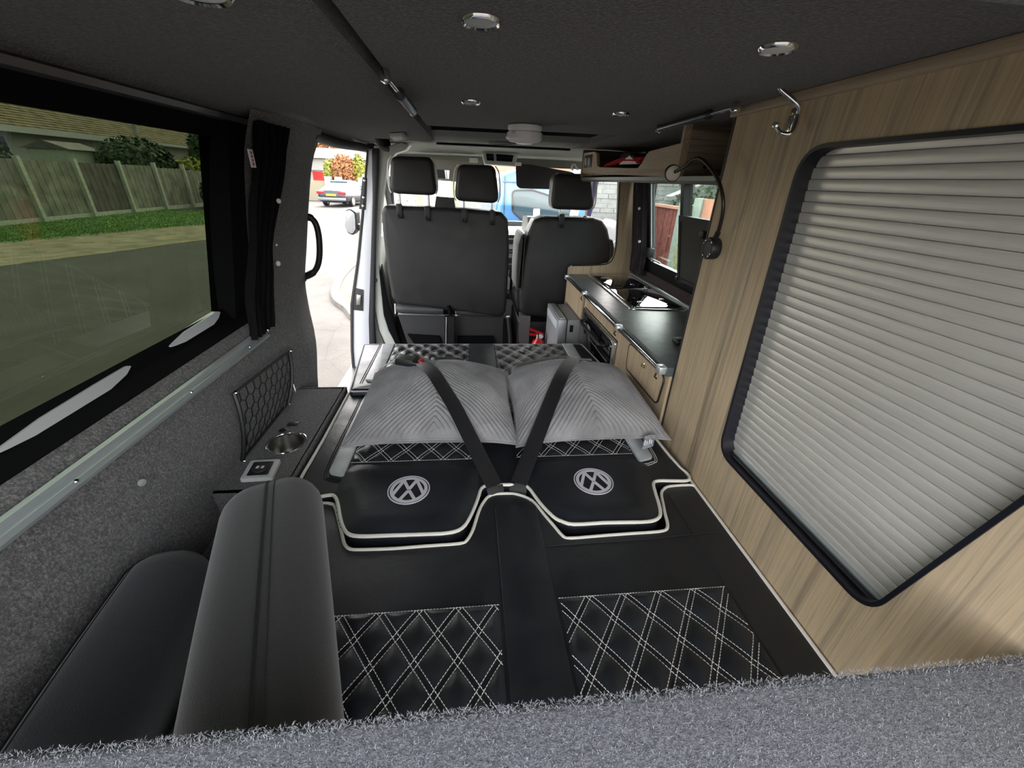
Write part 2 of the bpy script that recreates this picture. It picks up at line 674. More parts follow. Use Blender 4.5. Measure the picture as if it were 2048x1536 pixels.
# black rubber edge around the opening
MB().tube([p + np.array([-0.02, 0.022, 0]) for p in pb], 0.012, 8).build('door_seal', 'rubber', wall_left)

# --- ceiling: central roof board, left surround, cab headliner
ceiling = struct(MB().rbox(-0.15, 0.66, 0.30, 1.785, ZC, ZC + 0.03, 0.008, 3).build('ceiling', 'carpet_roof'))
cs = [(-0.665, 1.372), (-0.645, 1.392), (-0.60, 1.403), (-0.50, 1.410), (-0.30, 1.408), (-0.185, 1.402), (-0.168, 1.410), (-0.165, 1.45)]
cs2 = [(-0.60, 1.372), (-0.585, 1.39), (-0.55, 1.402), (-0.46, 1.408), (-0.30, 1.406), (-0.185, 1.402), (-0.168, 1.410), (-0.165, 1.45)]
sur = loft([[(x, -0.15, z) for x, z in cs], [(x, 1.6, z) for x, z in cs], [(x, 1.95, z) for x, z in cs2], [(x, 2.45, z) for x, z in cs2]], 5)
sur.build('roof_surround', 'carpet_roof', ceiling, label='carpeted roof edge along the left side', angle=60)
# rolled carpet lip above the sliding door
MB().tube([(-0.598, y, 1.374 + 0.006 * math.sin(y * 5)) for y in np.linspace(1.90, 2.95, 20)], 0.022, 10).build('door_head_roll', 'rubber', ceiling)
MB().box(-0.9, 1.1, -0.15, 3.5, 1.50, 1.53).build('roof_skin', 'matt_black', ceiling)
MB().box(-0.168, 0.66, 1.70, 2.40, 1.47, 1.49).build('roof_gap', 'matt_black', ceiling)  # black sheet above the front gap; its shade is put into the colour
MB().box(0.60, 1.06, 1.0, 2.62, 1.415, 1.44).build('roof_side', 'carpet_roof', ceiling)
MB().box(-0.9, -0.60, -0.15, 3.45, 1.41, 1.5).build('cant_rail', 'matt_black', ceiling)
MB().rbox(-0.9, 1.1, -0.15, 0.352, 1.362, 1.46, 0.02, 3).build('rear_header', 'carpet_front', ceiling, label='carpeted cross member over the tailgate')  # paler carpet stands in for the tailgate light on this cross member


def cabroof(u, v):
    x = lerp(-0.62, 1.02, u)
    y = lerp(2.22, 3.42, v)
    z = 1.418 - 0.012 * (2 * u - 1) ** 4 - 0.035 * max(0, v - 0.72) / 0.28
    if v < 0.02:
        z += 0.02
    return (x, y, z)


MB().grid(cabroof, 14, 24).build('cab_headliner', 'headliner', ceiling, label='pale grey headliner over the cab')
MB().box(-0.17, 0.60, 2.66, 2.70, 1.408, 1.416).build('headliner_seam', 'matt_black', ceiling)
MB().lathe([(0.085, 0), (0.085, -0.008), (0.065, -0.010), (0.062, -0.003)], (0.20, 2.46, 1.416), n=32, cap0=False, cap1=False).build('oval_recess', 'headliner', ceiling)

# --- right outer wall with window opening (behind kitchen)
wr = MB()
wr.box(1.02, 1.05, -0.15, 1.42, 0, 1.46).box(1.02, 1.05, 2.40, 2.62, 0, 1.46).box(1.02, 1.05, 1.42, 2.40, 0, 0.80)
wr.box(0.955, 1.05, 1.42, 2.40, 1.275, 1.46)
wall_right = struct(wr.build('wall_right', plain('dark_wall_lining', (0.05, 0.035, 0.033), 0.9, var=0.3, nscale=90), smooth=False))

# --- rear carpeted board in the foreground
ZT, YT = 0.78, 0.2095
rear = MB().rbox(-0.64, XP - 0.004, -0.16, YT, ZT - 0.03, ZT, 0.012, 4).build('carpet_board', 'carpet_front')
tag(rear, 'pale blue-grey carpeted board across the tailgate end of the bed', 'board')
fv, ff = [], []
N = 52000
fx = rng.uniform(-0.60, 0.63, N)
edge = rng.random(N) < 0.16
fy = np.where(edge, YT - rng.random(N) * 0.010, rng.uniform(0.0, YT - 0.006, N))
fz = np.where(edge, ZT - rng.random(N) ** 2 * 0.015, ZT - 0.0005)
fa = rng.uniform(0, 2 * math.pi, N)
fl = rng.uniform(0.002, 0.0058, N)
ft = rng.uniform(0.05, 0.75, N)
for i in range(N):
    dx, dy = math.cos(fa[i]) * fl[i], math.sin(fa[i]) * fl[i]
    up = fl[i] * ft[i] * 0.6
    if edge[i]:
        dy = abs(dy) * 0.8
    wx, wy = -dy * 0.045, dx * 0.045
    x, y, z = fx[i], fy[i], fz[i]
    k = len(fv)
    fv += [(x - wx, y - wy, z), (x + wx, y + wy, z), (x + dx * 0.6 + wx, y + dy * 0.6 + wy, z + up), (x + dx * 0.6 - wx, y + dy * 0.6 - wy, z + up), (x + dx, y + dy, z + up * 0.6)]
    ff += [(k, k + 1, k + 2, k + 3), (k + 3, k + 2, k + 4)]
me = bpy.data.meshes.new('pile')
me.from_pydata(fv, [], ff)
me.materials.append(MT['fibre'])
pile = link('pile', me, rear)
pile['kind'] = 'stuff'

# --- raised carpeted side floor left of the bed
struct(MB().box(-0.66, -0.475, -0.15, 0.86, 0.0, 0.40).build('wheel_arch_box', 'carpet', wall_left))

# ================================================================== LEFT REAR WINDOW


def gx(z):
    return -0.82 + (z - 0.80) * 0.12 / 0.52


win1 = thing('window_1', 'large green tinted side window behind the curtain', 'window', (-0.8, 0.6, 0.8))
del win1['category']
del win1['label']
struct(win1)


def glassfn(u, v):
    y = lerp(-0.16, 1.47, u)
    z = lerp(0.77, 1.37, v)
    return (gx(z) - 0.018 * (1 - (2 * v - 1) ** 2) - 0.01 * (1 - (2 * u - 1) ** 2), y, z)


MB().grid(glassfn, 24, 12).build('pane', 'glass_tint', win1)
fr = MB()
# frame: lower black band, upper band, front band
low = [(gx(0.825) + 0.004, 0.83), (gx(0.8) + 0.03, 0.80), (-0.742, 0.783), (-0.752, 0.745), (-0.86, 0.745), (-0.86, 0.80)]
fr.prism(low, lambda a, b, d: (a, d, b), -0.15, 1.60)
hi = [(gx(1.325) + 0.003, 1.318), (-0.672, 1.352), (-0.664, 1.375), (-0.68, 1.44), (-0.86, 1.44), (-0.86, 1.34)]
fr.prism(hi, lambda a, b, d: (a, d, b), -0.15, 1.62)
fr.build('frame', 'matt_black', win1, angle=25)
ft_ = MB()
ft_.prism([(gx(0.76) - 0.03, 0.76), (gx(0.76) + 0.045, 0.76), (gx(1.36) + 0.035, 1.36), (gx(1.36) - 0.04, 1.36)], lambda a, b, d: (a, d, b), 1.385, 1.62)
ft_.build('frame', 'matt_black', win1, angle=25)
# pale pieces set along the lower frame


def slot(y0, y1, z0, z1, tip):
    poly = [(y0, z0), (lerp(y0, y1, .25), z0 - 0.006), (lerp(y0, y1, .75), z0 - 0.004), (y1 - tip, z0 + 0.004), (y1, (z0 + z1) / 2 + .006), (y1 - tip * .4, z1 + 0.002), (lerp(y0, y1, .7), z1), (lerp(y0, y1, .35), z1 - 0.004)]
    return MB().prism(rounded(poly, 0.01, 3), lambda a, b, d: (d + (b - 0.8) * -0.7, a, b), -0.800, -0.785)


slot(1.07, 1.36, 0.812, 0.829, 0.03).build('pale_inset', 'body_paint', win1)
slot(0.60, 0.955, 0.804, 0.819, 0.03).build('pale_inset', 'lens_off', win1)

# curtain rails (aluminium channel below, dark above)


def rail(name, label, x, z, y0, y1, mat, zs=1.0):
    t = thing(name, label, 'curtain rail', (x, y0, z))
    mb = MB()
    poly = [(-0.016, -0.008), (0.014, -0.010), (0.017, -0.002), (0.008, 0.003), (0.002, 0.001), (-0.002, 0.003), (-0.008, 0.011), (-0.016, 0.014)]
    mb.prism([(x + a, z + b * zs) for a, b in poly], lambda a, b, d: (a, d, b), y0, y1)
    mb.build('channel', mat, t, angle=25)
    return t


r1 = rail('curtain_rail', 'aluminium curtain rail along the sill under the tinted window', -0.694, 0.745, -0.15, 1.375, 'alu')
for yy in (0.62, 0.95, 1.25):
    MB().lathe([(0.004, 0), (0.003, 0.002)], (-0.684, yy, 0.747), (0.4, 0, 1), 10).build('screw', 'chrome', r1)
t = thing('curtain_rail', 'dark curtain rail above the tinted window', 'curtain rail', (-0.66, 0, 1.37))
MB().prism([(-0.668, 1.360), (-0.648, 1.362), (-0.645, 1.374), (-0.655, 1.380), (-0.668, 1.378)], lambda a, b, d: (a, d, b), -0.15, 1.62).build('channel', plain('rail_dark', (0.12, 0.125, 0.13), 0.3, 0.6), t, angle=25)
MB().tube([(-0.66, 1.62, 1.37), (-0.652, 1.66, 1.365), (-0.66, 1.69, 1.345)], 0.008, 8).build('end_cap', 'dark_plastic', t)

# --- gathered curtain, left
ycur0, ycur1 = 1.40, 1.62


def curtain_left(u, v):
    z = lerp(0.752, 1.368, v)
    waist = math.exp(-((z - 1.035) / 0.10) ** 2)
    yc = 1.365 + 0.160 * v - 0.02 * v * (1 - v)
    half = 0.070 + 0.034 * v - 0.022 * waist
    y = yc + (2 * u - 1) * half
    xw = interp(z, [0.74, 0.86, 1.0, 1.16, 1.30, 1.37], [-0.712, -0.704, -0.680, -0.650, -0.612, -0.605])
    x = xw + 0.016 * math.sin(u * 34 + 2.2 * math.sin(v * 3)) * (1 - 0.35 * waist) + 0.006 * math.sin(u * 61 + v * 4) + 0.012
    return (x, y, z)


c1 = thing('curtain', 'black gathered curtain tied back beside the tinted side window', 'curtain', (-0.69, 1.5, 0.75))
MB().grid(curtain_left, 70, 40).build('cloth', 'curtain', c1, angle=80)
tb = [(-0.668, y, 1.035 + 0.004 * math.sin(y * 40)) for y in np.linspace(1.375, 1.51, 12)]
MB().ribbon(tb, [(0, 0, 1)] * 12, 0.03, 0.004).build('tie_band', 'curtain', c1)
for p in ((553, 490),):
    q = at(*p, x=-0.655)
    MB().lathe([(0.004, 0), (0.003, 0.003)], q, (1, -0.6, 0), 10).build('popper', 'pearl', c1)
# care label on the curtain's edge
lab = MB()
c = at(503, 317, x=-0.584)
lab.box(c[0], c[0] + 0.002, c[1] - 0.013, c[1] + 0.013, c[2] - 0.022, c[2] + 0.022)
lab.build('care_label', 'label_white', c1, label='small white label with red lettering')
ll = MB()
for i in range(4):
    ll.box(c[0] + 0.002, c[0] + 0.0028, c[1] - 0.004 + (i % 2) * 0.001, c[1] + 0.004, c[2] - 0.016 + i * 0.009, c[2] - 0.010 + i * 0.009)
ll.build('care_label_print', 'label_red', c1)
# pearl poppers on the pillar
for i, (px, py, r) in enumerate(((557, 402, 0.008), (556, 527, 0.009))):
    q = at(px, py, x=(-0.612, -0.664)[i])
    o = MB().lathe([(r, 0), (r * 0.95, 0.003), (r * 0.6, 0.006), (r * 0.1, 0.007)], q, (1, -0.5, 0.1), 14).build('popper_button', 'pearl')
    tag(o, ['pearl popper button on the pillar, the upper of two', 'pearl popper button on the pillar, the lower of two'][i], 'button', 'pillar poppers')

# --- grab handle on the pillar edge
hd = thing('grab_handle', 'black grab handle on the pillar at the open sliding door', 'handle', (-0.70, 1.95, 0.9))
hp = [at(*p, y=1.965) for p in ((600, 432), (622, 436), (634, 455), (639, 490), (637, 525), (626, 545), (602, 556))]
MB().tube(smooth_path(hp, 6), [0.016] * 7 + [0.013] * 23 + [0.016] * 7, 10).build('grip', 'black', hd)
for p in (hp[0], hp[-1]):
    MB().lathe([(0.022, -0.012), (0.022, 0.01), (0.014, 0.02)], p, (0.5, 0, 0), 14).build('mount', 'black', hd)

# ================================================================== CARPETED SIDE SHELF
sh = thing('side_shelf', 'carpeted ledge between the bed and the left wall', 'shelf', (-0.56, 1.15, 0.0))
cup_c = at(573, 887, z=ZB)
# top with a round hole for the cup holder: ring of quads from the hole to the outline
mb = MB()
n = 48
out, inn = [], []
X0, X1, Y0, Y1 = -0.664, -0.478, 0.86, 1.45
for k in range(n):
    a = 2 * math.pi * k / n
    ca, sa = math.cos(a), math.sin(a)
    tx = ((X1 if ca > 0 else X0) - cup_c[0]) / ca if abs(ca) > 1e-6 else 1e9
    ty = ((Y1 if sa > 0 else Y0) - cup_c[1]) / sa if abs(sa) > 1e-6 else 1e9
    tt = min(tx, ty)
    out.append((cup_c[0] + ca * tt, cup_c[1] + sa * tt, ZB))
    inn.append((cup_c[0] + ca * 0.050, cup_c[1] + sa * 0.050, ZB))
mb.add(out + inn, [(k, (k + 1) % n, n + (k + 1) % n, n + k) for k in range(n)])
corner = [(X0, Y0), (X1, Y0), (X1, Y1), (X0, Y1)]
for cx_, cy_ in corner:
    near = sorted(range(n), key=lambda k: (out[k][0] - cx_) ** 2 + (out[k][1] - cy_) ** 2)[:2]
    i0 = len(mb.v)
    mb.add([(cx_, cy_, ZB), out[near[0]], out[near[1]]], [(0, 1, 2)])
mb.build('top', 'carpet', sh)
MB().box(X0, X1, Y1 - 0.012, Y1, 0.0, ZB).box(X1 - 0.012, X1, Y0, Y1, 0.0, ZB).box(X0, X1, Y0, Y0 + 0.012, 0.0, ZB).build('side_panel', 'carpet', sh)
MB().tube([(X1 - 0.004, Y0, ZB - 0.004), (X1 - 0.004, Y1 - 0.004, ZB - 0.004), (X0, Y1 - 0.004, ZB - 0.004)], 0.006, 8).build('edge_roll', 'carpet', sh)
# cup holder
cupt = thing('cup_holder', 'stainless steel cup holder sunk into the carpeted ledge', 'cup holder', (cup_c[0], cup_c[1], ZB - 0.06))
MB().lathe([(0.0, -0.058), (0.046, -0.058), (0.0485, -0.05), (0.0485, 0.001), (0.056, 0.003), (0.057, 0.001), (0.057, -0.001)], (cup_c[0], cup_c[1], ZB + 0.001), n=48, cap0=False, cap1=False).build('bowl', 'steel', cupt)
MB().tube([(cup_c[0] + 0.0555 * math.cos(a), cup_c[1] + 0.0555 * math.sin(a), ZB + 0.003) for a in np.linspace(0, 2 * math.pi, 48, endpoint=False)], 0.0025, 8, closed=True).build('rim', 'chrome', cupt)
# small round button and rectangular blanking plate
q = at(565, 861, z=ZB)
o = MB().lathe([(0.011, 0), (0.011, 0.003), (0.008, 0.005), (0.007, 0.002)], q, n=20).build('push_button', 'black')
tag(o, 'small round black button on the carpeted ledge behind the cup holder', 'button')
q = at(586, 849, z=ZB)
o = MB().rbox(q[0] - 0.016, q[0] + 0.016, q[1] - 0.012, q[1] + 0.012, ZB, ZB + 0.004, 0.002, 2).build('blanking_plate', 'black')
tag(o, 'small rectangular black plate on the carpeted ledge near the net pocket', 'plate')
# usb socket
u = thing('usb_socket', 'grey twin socket panel on the carpeted ledge in front of the cup holder', 'socket', at(522, 945, z=ZB))
fc = [at(*p, z=ZB)[:2] for p in ((503, 926), (563, 923), (546, 961), (480, 965))]
slab(rounded(fc, 0.007, 3), ZB, ZB + 0.011, 0.003, 3).build('bezel', plain('socket_grey', (0.68, 0.70, 0.69), 0.45), u)
cen = np.mean(np.array(fc), axis=0)
ins = [tuple(cen + (np.array(p) - cen) * np.array([0.66, 0.70])) for p in fc]
slab(rounded(ins, 0.004, 3), ZB + 0.004, ZB + 0.0125, 0.001, 2).build('insert', 'black', u)
MB().lathe([(0.021, 0), (0.020, 0.003), (0.0, 0.003)], (cen[0], cen[1], ZB + 0.0125), n=28, cap1=False).build('socket_disc', 'dark_plastic', u)
for dx in (-0.007, 0.006):
    MB().box(cen[0] + dx - 0.0035, cen[0] + dx + 0.0035, cen[1] - 0.005, cen[1] + 0.005, ZB + 0.0155, ZB + 0.0163).build('usb_port', 'label_white', u)

# --- net pocket on the lower wall
NX = -0.650
nc = [at(572, 702, x=NX), at(460, 786, x=NX), at(485, 922, x=NX), at(576, 808, x=NX)]   # top front, top rear, bottom rear, bottom front
net = thing('net_pocket', 'black elastic net pocket on the carpeted wall above the cup holder', 'net', nc[2])


def bil(u, v):
    """u 0 rear..1 front, v 0 bottom..1 top"""
    return (nc[2] * (1 - u) + nc[3] * u) * (1 - v) + (nc[1] * (1 - u) + nc[0] * u) * v + np.array([0.012 * 4 * v * (1 - v) * 1.0 + 0.010 * v, 0, 0])


fm = MB()
fm.tube([bil(0, v) for v in np.linspace(0, 1, 8)], 0.006, 6).tube([bil(1, v) for v in np.linspace(0, 1, 8)], 0.006, 6)
fm.tube([bil(u_, 0) for u_ in np.linspace(0, 1, 8)], 0.006, 6).tube([bil(u_, 1) for u_ in np.linspace(0, 1, 8)], 0.004, 6)
fm.build('frame', 'black', net)
mm = MB()
NR, NCN = 6, 9
for r in range(NR):
    for cidx in range(NCN):
        u0, u1 = cidx / NCN, (cidx + 1) / NCN
        off = 0.5 / NCN * (r % 2)
        ua, ub, uc_ = u0 + off, u0 + off + 0.5 / NCN, u1 + off
        v0 = (r + 0.15) / NR
        v1 = (r + 0.85) / NR
        v2 = (r + 1.15) / NR
        cl = lambda a: min(1, max(0, a))
        mm.tube([bil(cl(ua), cl(v0)), bil(cl(ua), cl(v1))], 0.0018, 5)
        mm.tube([bil(cl(ua), cl(v1)), bil(cl(ub), cl(v2))], 0.0018, 5)
        mm.tube([bil(cl(ub), cl(v2)), bil(cl(uc_), cl(v1))], 0.0018, 5)
mo = mm.build('mesh', 'black', net)
mo['kind'] = 'stuff'
for p in (bil(0, 1), bil(1, 1), bil(0, 0), bil(1, 0)):
    MB().lathe([(0.006, 0), (0.005, 0.004), (0.002, 0.005)], p + np.array([0.006, 0, 0]), (1, 0, 0), 10).build('stud', 'chrome', net)
o = MB().lathe([(0.008, 0), (0.007, 0.004), (0.002, 0.005)], at(283, 965, x=-0.668), (1, -0.2, 0.2), 10).build('wall_stud', 'alu')
tag(o, 'lone pale stud on the bare carpeted wall below the curtain rail', 'stud')
# ================================================================== THE BED
ZR = 0.488     # rear cushion
ZF = 0.520     # front cushion
QX, QY = 0.075, 0.100


def qh(x, y, ox, oy, H=0.0075):
    a = (x - ox) / QX + (y - oy) / QY
    b = (x - ox) / QX - (y - oy) / QY
    fa = np.abs(a - np.round(a)) * 2
    fb = np.abs(b - np.round(b)) * 2
    g = lambda f: 1 - (1 - np.clip((f - 0.10) / 0.8, 0, 1)) ** 2.2
    return H * g(fa) * g(fb)


def quilt(parent, x0, x1, y0, y1, z, ox, oy, step=0.0042, dash=0.0062, wd=0.0016, edge=True):
    nx, ny = int((x1 - x0) / step), int((y1 - y0) / step)
    xs, ys = np.linspace(x0, x1, nx + 1), np.linspace(y0, y1, ny + 1)
    GX, GY = np.meshgrid(xs, ys)
    border = np.minimum(np.minimum(GX - x0, x1 - GX), np.minimum(GY - y0, y1 - GY))
    GZ = z + 0.0012 + qh(GX, GY, ox, oy) * np.clip(border / 0.012, 0, 1)
    vsx = np.stack([GX, GY, GZ], -1).reshape(-1, 3)
    w_ = nx + 1
    fs = [(j * w_ + i, j * w_ + i + 1, (j + 1) * w_ + i + 1, (j + 1) * w_ + i) for j in range(ny) for i in range(nx)]
    me_ = bpy.data.meshes.new('quilted_panel')
    me_.from_pydata(vsx.tolist(), [], fs)
    me_.polygons.foreach_set('use_smooth', [True] * len(fs))
    me_.materials.append(MT['leather'])
    qo = link('quilted_panel', me_, parent, 'diamond quilted black leather panel with white stitching')
    # stitching: real little threads along the double lines
    sv, sf = [], []

    def dashline(p, q):
        L = math.hypot(q[0] - p[0], q[1] - p[1])
        if L < 0.006:
            return
        dx, dy = (q[0] - p[0]) / L, (q[1] - p[1]) / L
        nx_, ny_ = -dy * wd / 2, dx * wd / 2
        s0 = 0.0
        while s0 < L - 0.002:
            s1 = min(s0 + dash * 0.80, L)
            pts = []
            for s_ in (s0, (s0 + s1) / 2, s1):
                X, Y = p[0] + dx * s_, p[1] + dy * s_
                bd_ = min(X - x0, x1 - X, Y - y0, y1 - Y)
                h = z + 0.0012 + float(qh(X, Y, ox, oy)) * min(1, max(0, bd_ / 0.012))
                lift = 0.0012 if s_ not in (s0, s1) else 0.0002
                pts += [(X - nx_, Y - ny_, h + lift - .0004), (X, Y, h + lift + .0004), (X + nx_, Y + ny_, h + lift - .0004)]
            k = len(sv)
            sv.extend(pts)
            for a in (0, 3):
                sf.extend([(k + a, k + a + 1, k + a + 4, k + a + 3), (k + a + 1, k + a + 2, k + a + 5, k + a + 4)])
            s0 += dash

    W, Hh = x1 - x0, y1 - y0
    for sgn in (1, -1):
        vals = [(x - ox) / QX + sgn * (y - oy) / QY for x in (x0, x1) for y in (y0, y1)]
        for nn in range(math.floor(min(vals)) - 1, math.ceil(max(vals)) + 2):
            for off in (-0.085, 0.085):
                kk = nn + off
                # x = ox + QX*(kk - sgn*(y-oy)/QY), clip in y
                ya, yb = y0, y1
                xa, xb = ox + QX * (kk - sgn * (ya - oy) / QY), ox + QX * (kk - sgn * (yb - oy) / QY)
                sl = (xb - xa) / (yb - ya)
                lo, hi_ = ya, yb
                for bound in (x0 + 0.002, x1 - 0.002):
                    yi = ya + (bound - xa) / sl
                    inside_up = (sl > 0) == (bound == x0 + 0.002)
                    if inside_up:
                        lo = max(lo, yi)
                    else:
                        hi_ = min(hi_, yi)
                if hi_ - lo > 0.006:
                    dashline((xa + sl * (lo - ya), lo), (xa + sl * (hi_ - ya), hi_))
    if edge:
        for p, q in (((x0, y0), (x1, y0)), ((x0, y1), (x1, y1))):
            dashline(p, q)
    ms = bpy.data.meshes.new('stitching')
    ms.from_pydata(sv, [], sf)
    ms.materials.append(MT['thread'])
    st = link('stitching', ms, qo)
    st['kind'] = 'stuff'
    return qo


def P2(pts, z):
    return [tuple(at(*p, z=z)[:2]) for p in pts]


def seamline(parent, pts, mat='thread_dark', r=0.0012, name='seam'):
    return MB().tube(pts, r, 5).build(name, mat, parent)


def emblem(parent, cx_, cy_, z, R=0.054, rot=math.pi):
    """round embroidered badge: ring with V over W, built standing on its head"""
    base = MB().lathe([(R * 1.0, 0), (R * 1.0, 0.0012), (R * 0.94, 0.0016)], (cx_, cy_, z), n=48).build('emblem', 'embroidery_black', parent, label='round white embroidered V over W emblem')
    for r0, r1 in ((0.945, 1.0), (0.735, 0.89)):
        MB().lathe([(R * r0, 0.0012), (R * r0, 0.003), (R * r1, 0.003), (R * r1, 0.0012)], (cx_, cy_, z), n=48, cap0=False, cap1=False).build('emblem_ring', 'embroidery', base)
    bars = MB()
    wv = 0.076

    def bar(p, q):
        p, q = np.array(p, float), np.array(q, float)
        d = (q - p) / np.linalg.norm(q - p)
        nrm = np.array([-d[1], d[0]]) * wv
        quad = [p - nrm, q - nrm, q + nrm, p + nrm]
        c_, s_ = math.cos(rot), math.sin(rot)
        quad = [(cx_ + R * (c_ * a - s_ * b), cy_ + R * (s_ * a + c_ * b)) for a, b in quad]
        bars.prism(quad, lambda a, b, d_: (a, b, d_), z + 0.0012, z + 0.0031 + 0.0002 * len(bars.f) / 30)

    for a, b in (((-0.36, 0.72), (-0.05, 0.13)), ((0.36, 0.72), (0.05, 0.13)), ((-0.10, 0.13), (0.10, 0.13)),
                 ((-0.72, 0.34), (-0.31, -0.66)), ((-0.31, -0.66), (-0.05, -0.10)), ((0.31, -0.66), (0.05, -0.10)), ((0.72, 0.34), (0.31, -0.66)), ((-0.10, -0.09), (0.10, -0.09))):
        bar(a, b)
    bars.build('emblem_letters', 'embroidery', base, angle=20)
    return base


# --- rear cushion (nearest)
bed_r = thing('rear_bed_cushion', 'black leather rear bed cushion with white piping nearest the tailgate board', 'cushion', (0.085, 0.45, 0.3))
near_px = [(656, 1006), (670, 1013), (676, 1036), (683, 1065), (689, 1088), (701, 1098), (724, 1099), (785, 1097), (850, 1092), (918, 1087), (933, 1081), (945, 1061), (953, 1036), (961, 1014), (974, 995), (991, 988), (1027, 987), (1054, 995), (1070, 1006), (1088, 1028), (1106, 1049), (1126, 1072), (1142, 1076), (1205, 1071), (1260, 1067), (1317, 1063), (1333, 1058), (1335, 1046), (1330, 1026), (1326, 1006), (1323, 985), (1333, 974), (1353, 971), (1384, 970), (1400, 975), (1411, 988)]
edge_r = [(min(x, 0.628), y) for x, y in P2(near_px, ZR)]
poly_r = [(0.629, 0.13), (-0.456, 0.13), (-0.456, edge_r[0][1] + 0.006)] + edge_r
slab(poly_r, 0.30, ZR, 0.007, 3).build('cushion_body', 'leather', bed_r, angle=50)
pp = [(-0.44, edge_r[0][1] + 0.006, ZR - 0.002)] + [(x, y, ZR - 0.001) for x, y in edge_r] + [(0.629, 0.13, ZR - 0.001)]
MB().tube(smooth_path(pp, 3), 0.0042, 8).build('piping', 'piping', bed_r)
slab([(0.058, 0.14), (0.166, 0.14), (0.166, 0.775), (0.146, 0.795), (0.078, 0.795), (0.058, 0.775)], ZR - 0.004, ZR + 0.004, 0.003, 3).build('centre_strip', 'leather', bed_r, label='plain black leather strip down the middle')
quilt(bed_r, -0.40, 0.052, 0.14, 0.512, ZR, -0.178 + 0.0, 0.513)
quilt(bed_r, 0.172, 0.530, 0.14, 0.517, ZR, 0.2345 + 0.0, 0.518)
seamline(bed_r, [(0.536, y, ZR + 0.001) for y in np.linspace(0.14, 0.80, 6)])
seamline(bed_r, smooth_path([(-0.385, 0.79, ZR + .001), (-0.405, 0.70, ZR + .001), (-0.41, 0.5, ZR + .001), (-0.41, 0.14, ZR + .001)], 5))
seamline(bed_r, [(0.172, 0.648, ZR + 0.001), (0.40, 0.652, ZR + .0012), (0.60, 0.662, ZR + 0.001)], r=0.0008, name='crease')

# --- folding backrest (middle)
bed_b = thing('folding_bed', 'black leather fold-out bed with two round white emblems, under the pillows', 'bed', (0.07, 1.1, 0.0))
bp = [(628, 994), (650, 991), (666, 990), (673, 999), (677, 1015), (680, 1034), (687, 1056), (700, 1069), (728, 1072), (785, 1070), (850, 1068), (898, 1065), (925, 1055), (941, 1032), (955, 999), (963, 976), (978, 970), (998, 969), (1030, 969), (1054, 972), (1079, 1004), (1106, 1032), (1124, 1042), (1148, 1048), (1205, 1045), (1250, 1044), (1294, 1043), (1315, 1037), (1321, 1026), (1317, 1004), (1311, 985), (1307, 966), (1318, 961), (1345, 961), (1371, 961), (1379, 957), (1373, 945), (1340, 912)]
edge_b = P2(bp, ZB)
poly_b = [(0.590, 1.405), (-0.458, 1.405), (-0.457, 1.1), (-0.456, edge_b[0][1] + 0.004)] + edge_b
slab(poly_b, 0.34, ZB, 0.009, 4).build('backrest', 'leather', bed_b, angle=50)
pp = [(-0.458, 1.40, ZB - 0.001), (-0.457, 1.1, ZB - 0.001), (-0.456, edge_b[0][1] + 0.02, ZB - 0.001)] + [(x, y, ZB - 0.001) for x, y in edge_b] + [(0.590, 1.405, ZB - 0.001)]
MB().tube(smooth_path(pp, 3), 0.0045, 8).build('piping', 'piping', bed_b)
# puffed head pads: height grows with the distance from the piped outline


def padfield(poly, step=0.0055):
    P = np.array(poly)
    A, B = P, np.roll(P, -1, axis=0)
    x0, y0 = P.min(axis=0) - 0.01
    x1, y1 = P.max(axis=0) + 0.01
    nx, ny = int((x1 - x0) / step), int((y1 - y0) / step)
    mb_ = MB()
    vs2, keep = [], []
    for j in range(ny + 1):
        for i in range(nx + 1):
            q = np.array([x0 + i * step, y0 + j * step])
            ab = B - A
            t_ = np.clip(((q - A) * ab).sum(1) / (ab * ab).sum(1), 0, 1)
            d = np.sqrt((((A + ab * t_[:, None]) - q) ** 2).sum(1)).min()
            ins = False
            for (ax_, ay_), (bx_, by_) in zip(A, B):
                if (ay_ > q[1]) != (by_ > q[1]) and q[0] < (bx_ - ax_) * (q[1] - ay_) / (by_ - ay_) + ax_:
                    ins = not ins
            t2 = min(1, d / 0.055) if ins else 0
            vs2.append((q[0], q[1], ZB - 0.003 + 0.0145 * math.sin(t2 * math.pi / 2)))
            keep.append(ins)
    w_ = nx + 1
    fs2 = [f for f in ((j * w_ + i, j * w_ + i + 1, (j + 1) * w_ + i + 1, (j + 1) * w_ + i) for j in range(ny) for i in range(nx)) if any(keep[a] for a in f)]
    return mb_.add(vs2, fs2)


LOBES = [edge_b[2:16] + [(0.028, 0.93), (-0.02, 0.968), (-0.33, 0.966), (-0.365, 0.93)],
         edge_b[19:32] + [(0.54, 0.90), (0.51, 0.94), (0.47, 0.968), (0.165, 0.968), (0.125, 0.93)]]
for k, pts in enumerate(([(-0.352, 0.955), (-0.378, 0.90), (-0.372, 0.80), (-0.335, 0.735), (-0.295, 0.722), (-0.07, 0.722), (-0.035, 0.745), (0.018, 0.845), (0.022, 0.90), (-0.03, 0.965)],
                         [(0.16, 0.965), (0.125, 0.90), (0.135, 0.845), (0.20, 0.755), (0.235, 0.733), (0.475, 0.733), (0.512, 0.745), (0.528, 0.78), (0.535, 0.875), (0.52, 0.92), (0.485, 0.965)])):
    padfield(LOBES[k]).build('head_pad', 'leather', bed_b, angle=180)
quilt(bed_b, -0.343, 0.035, 0.968, 1.40, ZB, -0.157, 0.970, 0.005, 0.0072, 0.0017)
quilt(bed_b, 0.135, 0.497, 0.968, 1.40, ZB, 0.212, 0.968, 0.005, 0.0072, 0.0017)
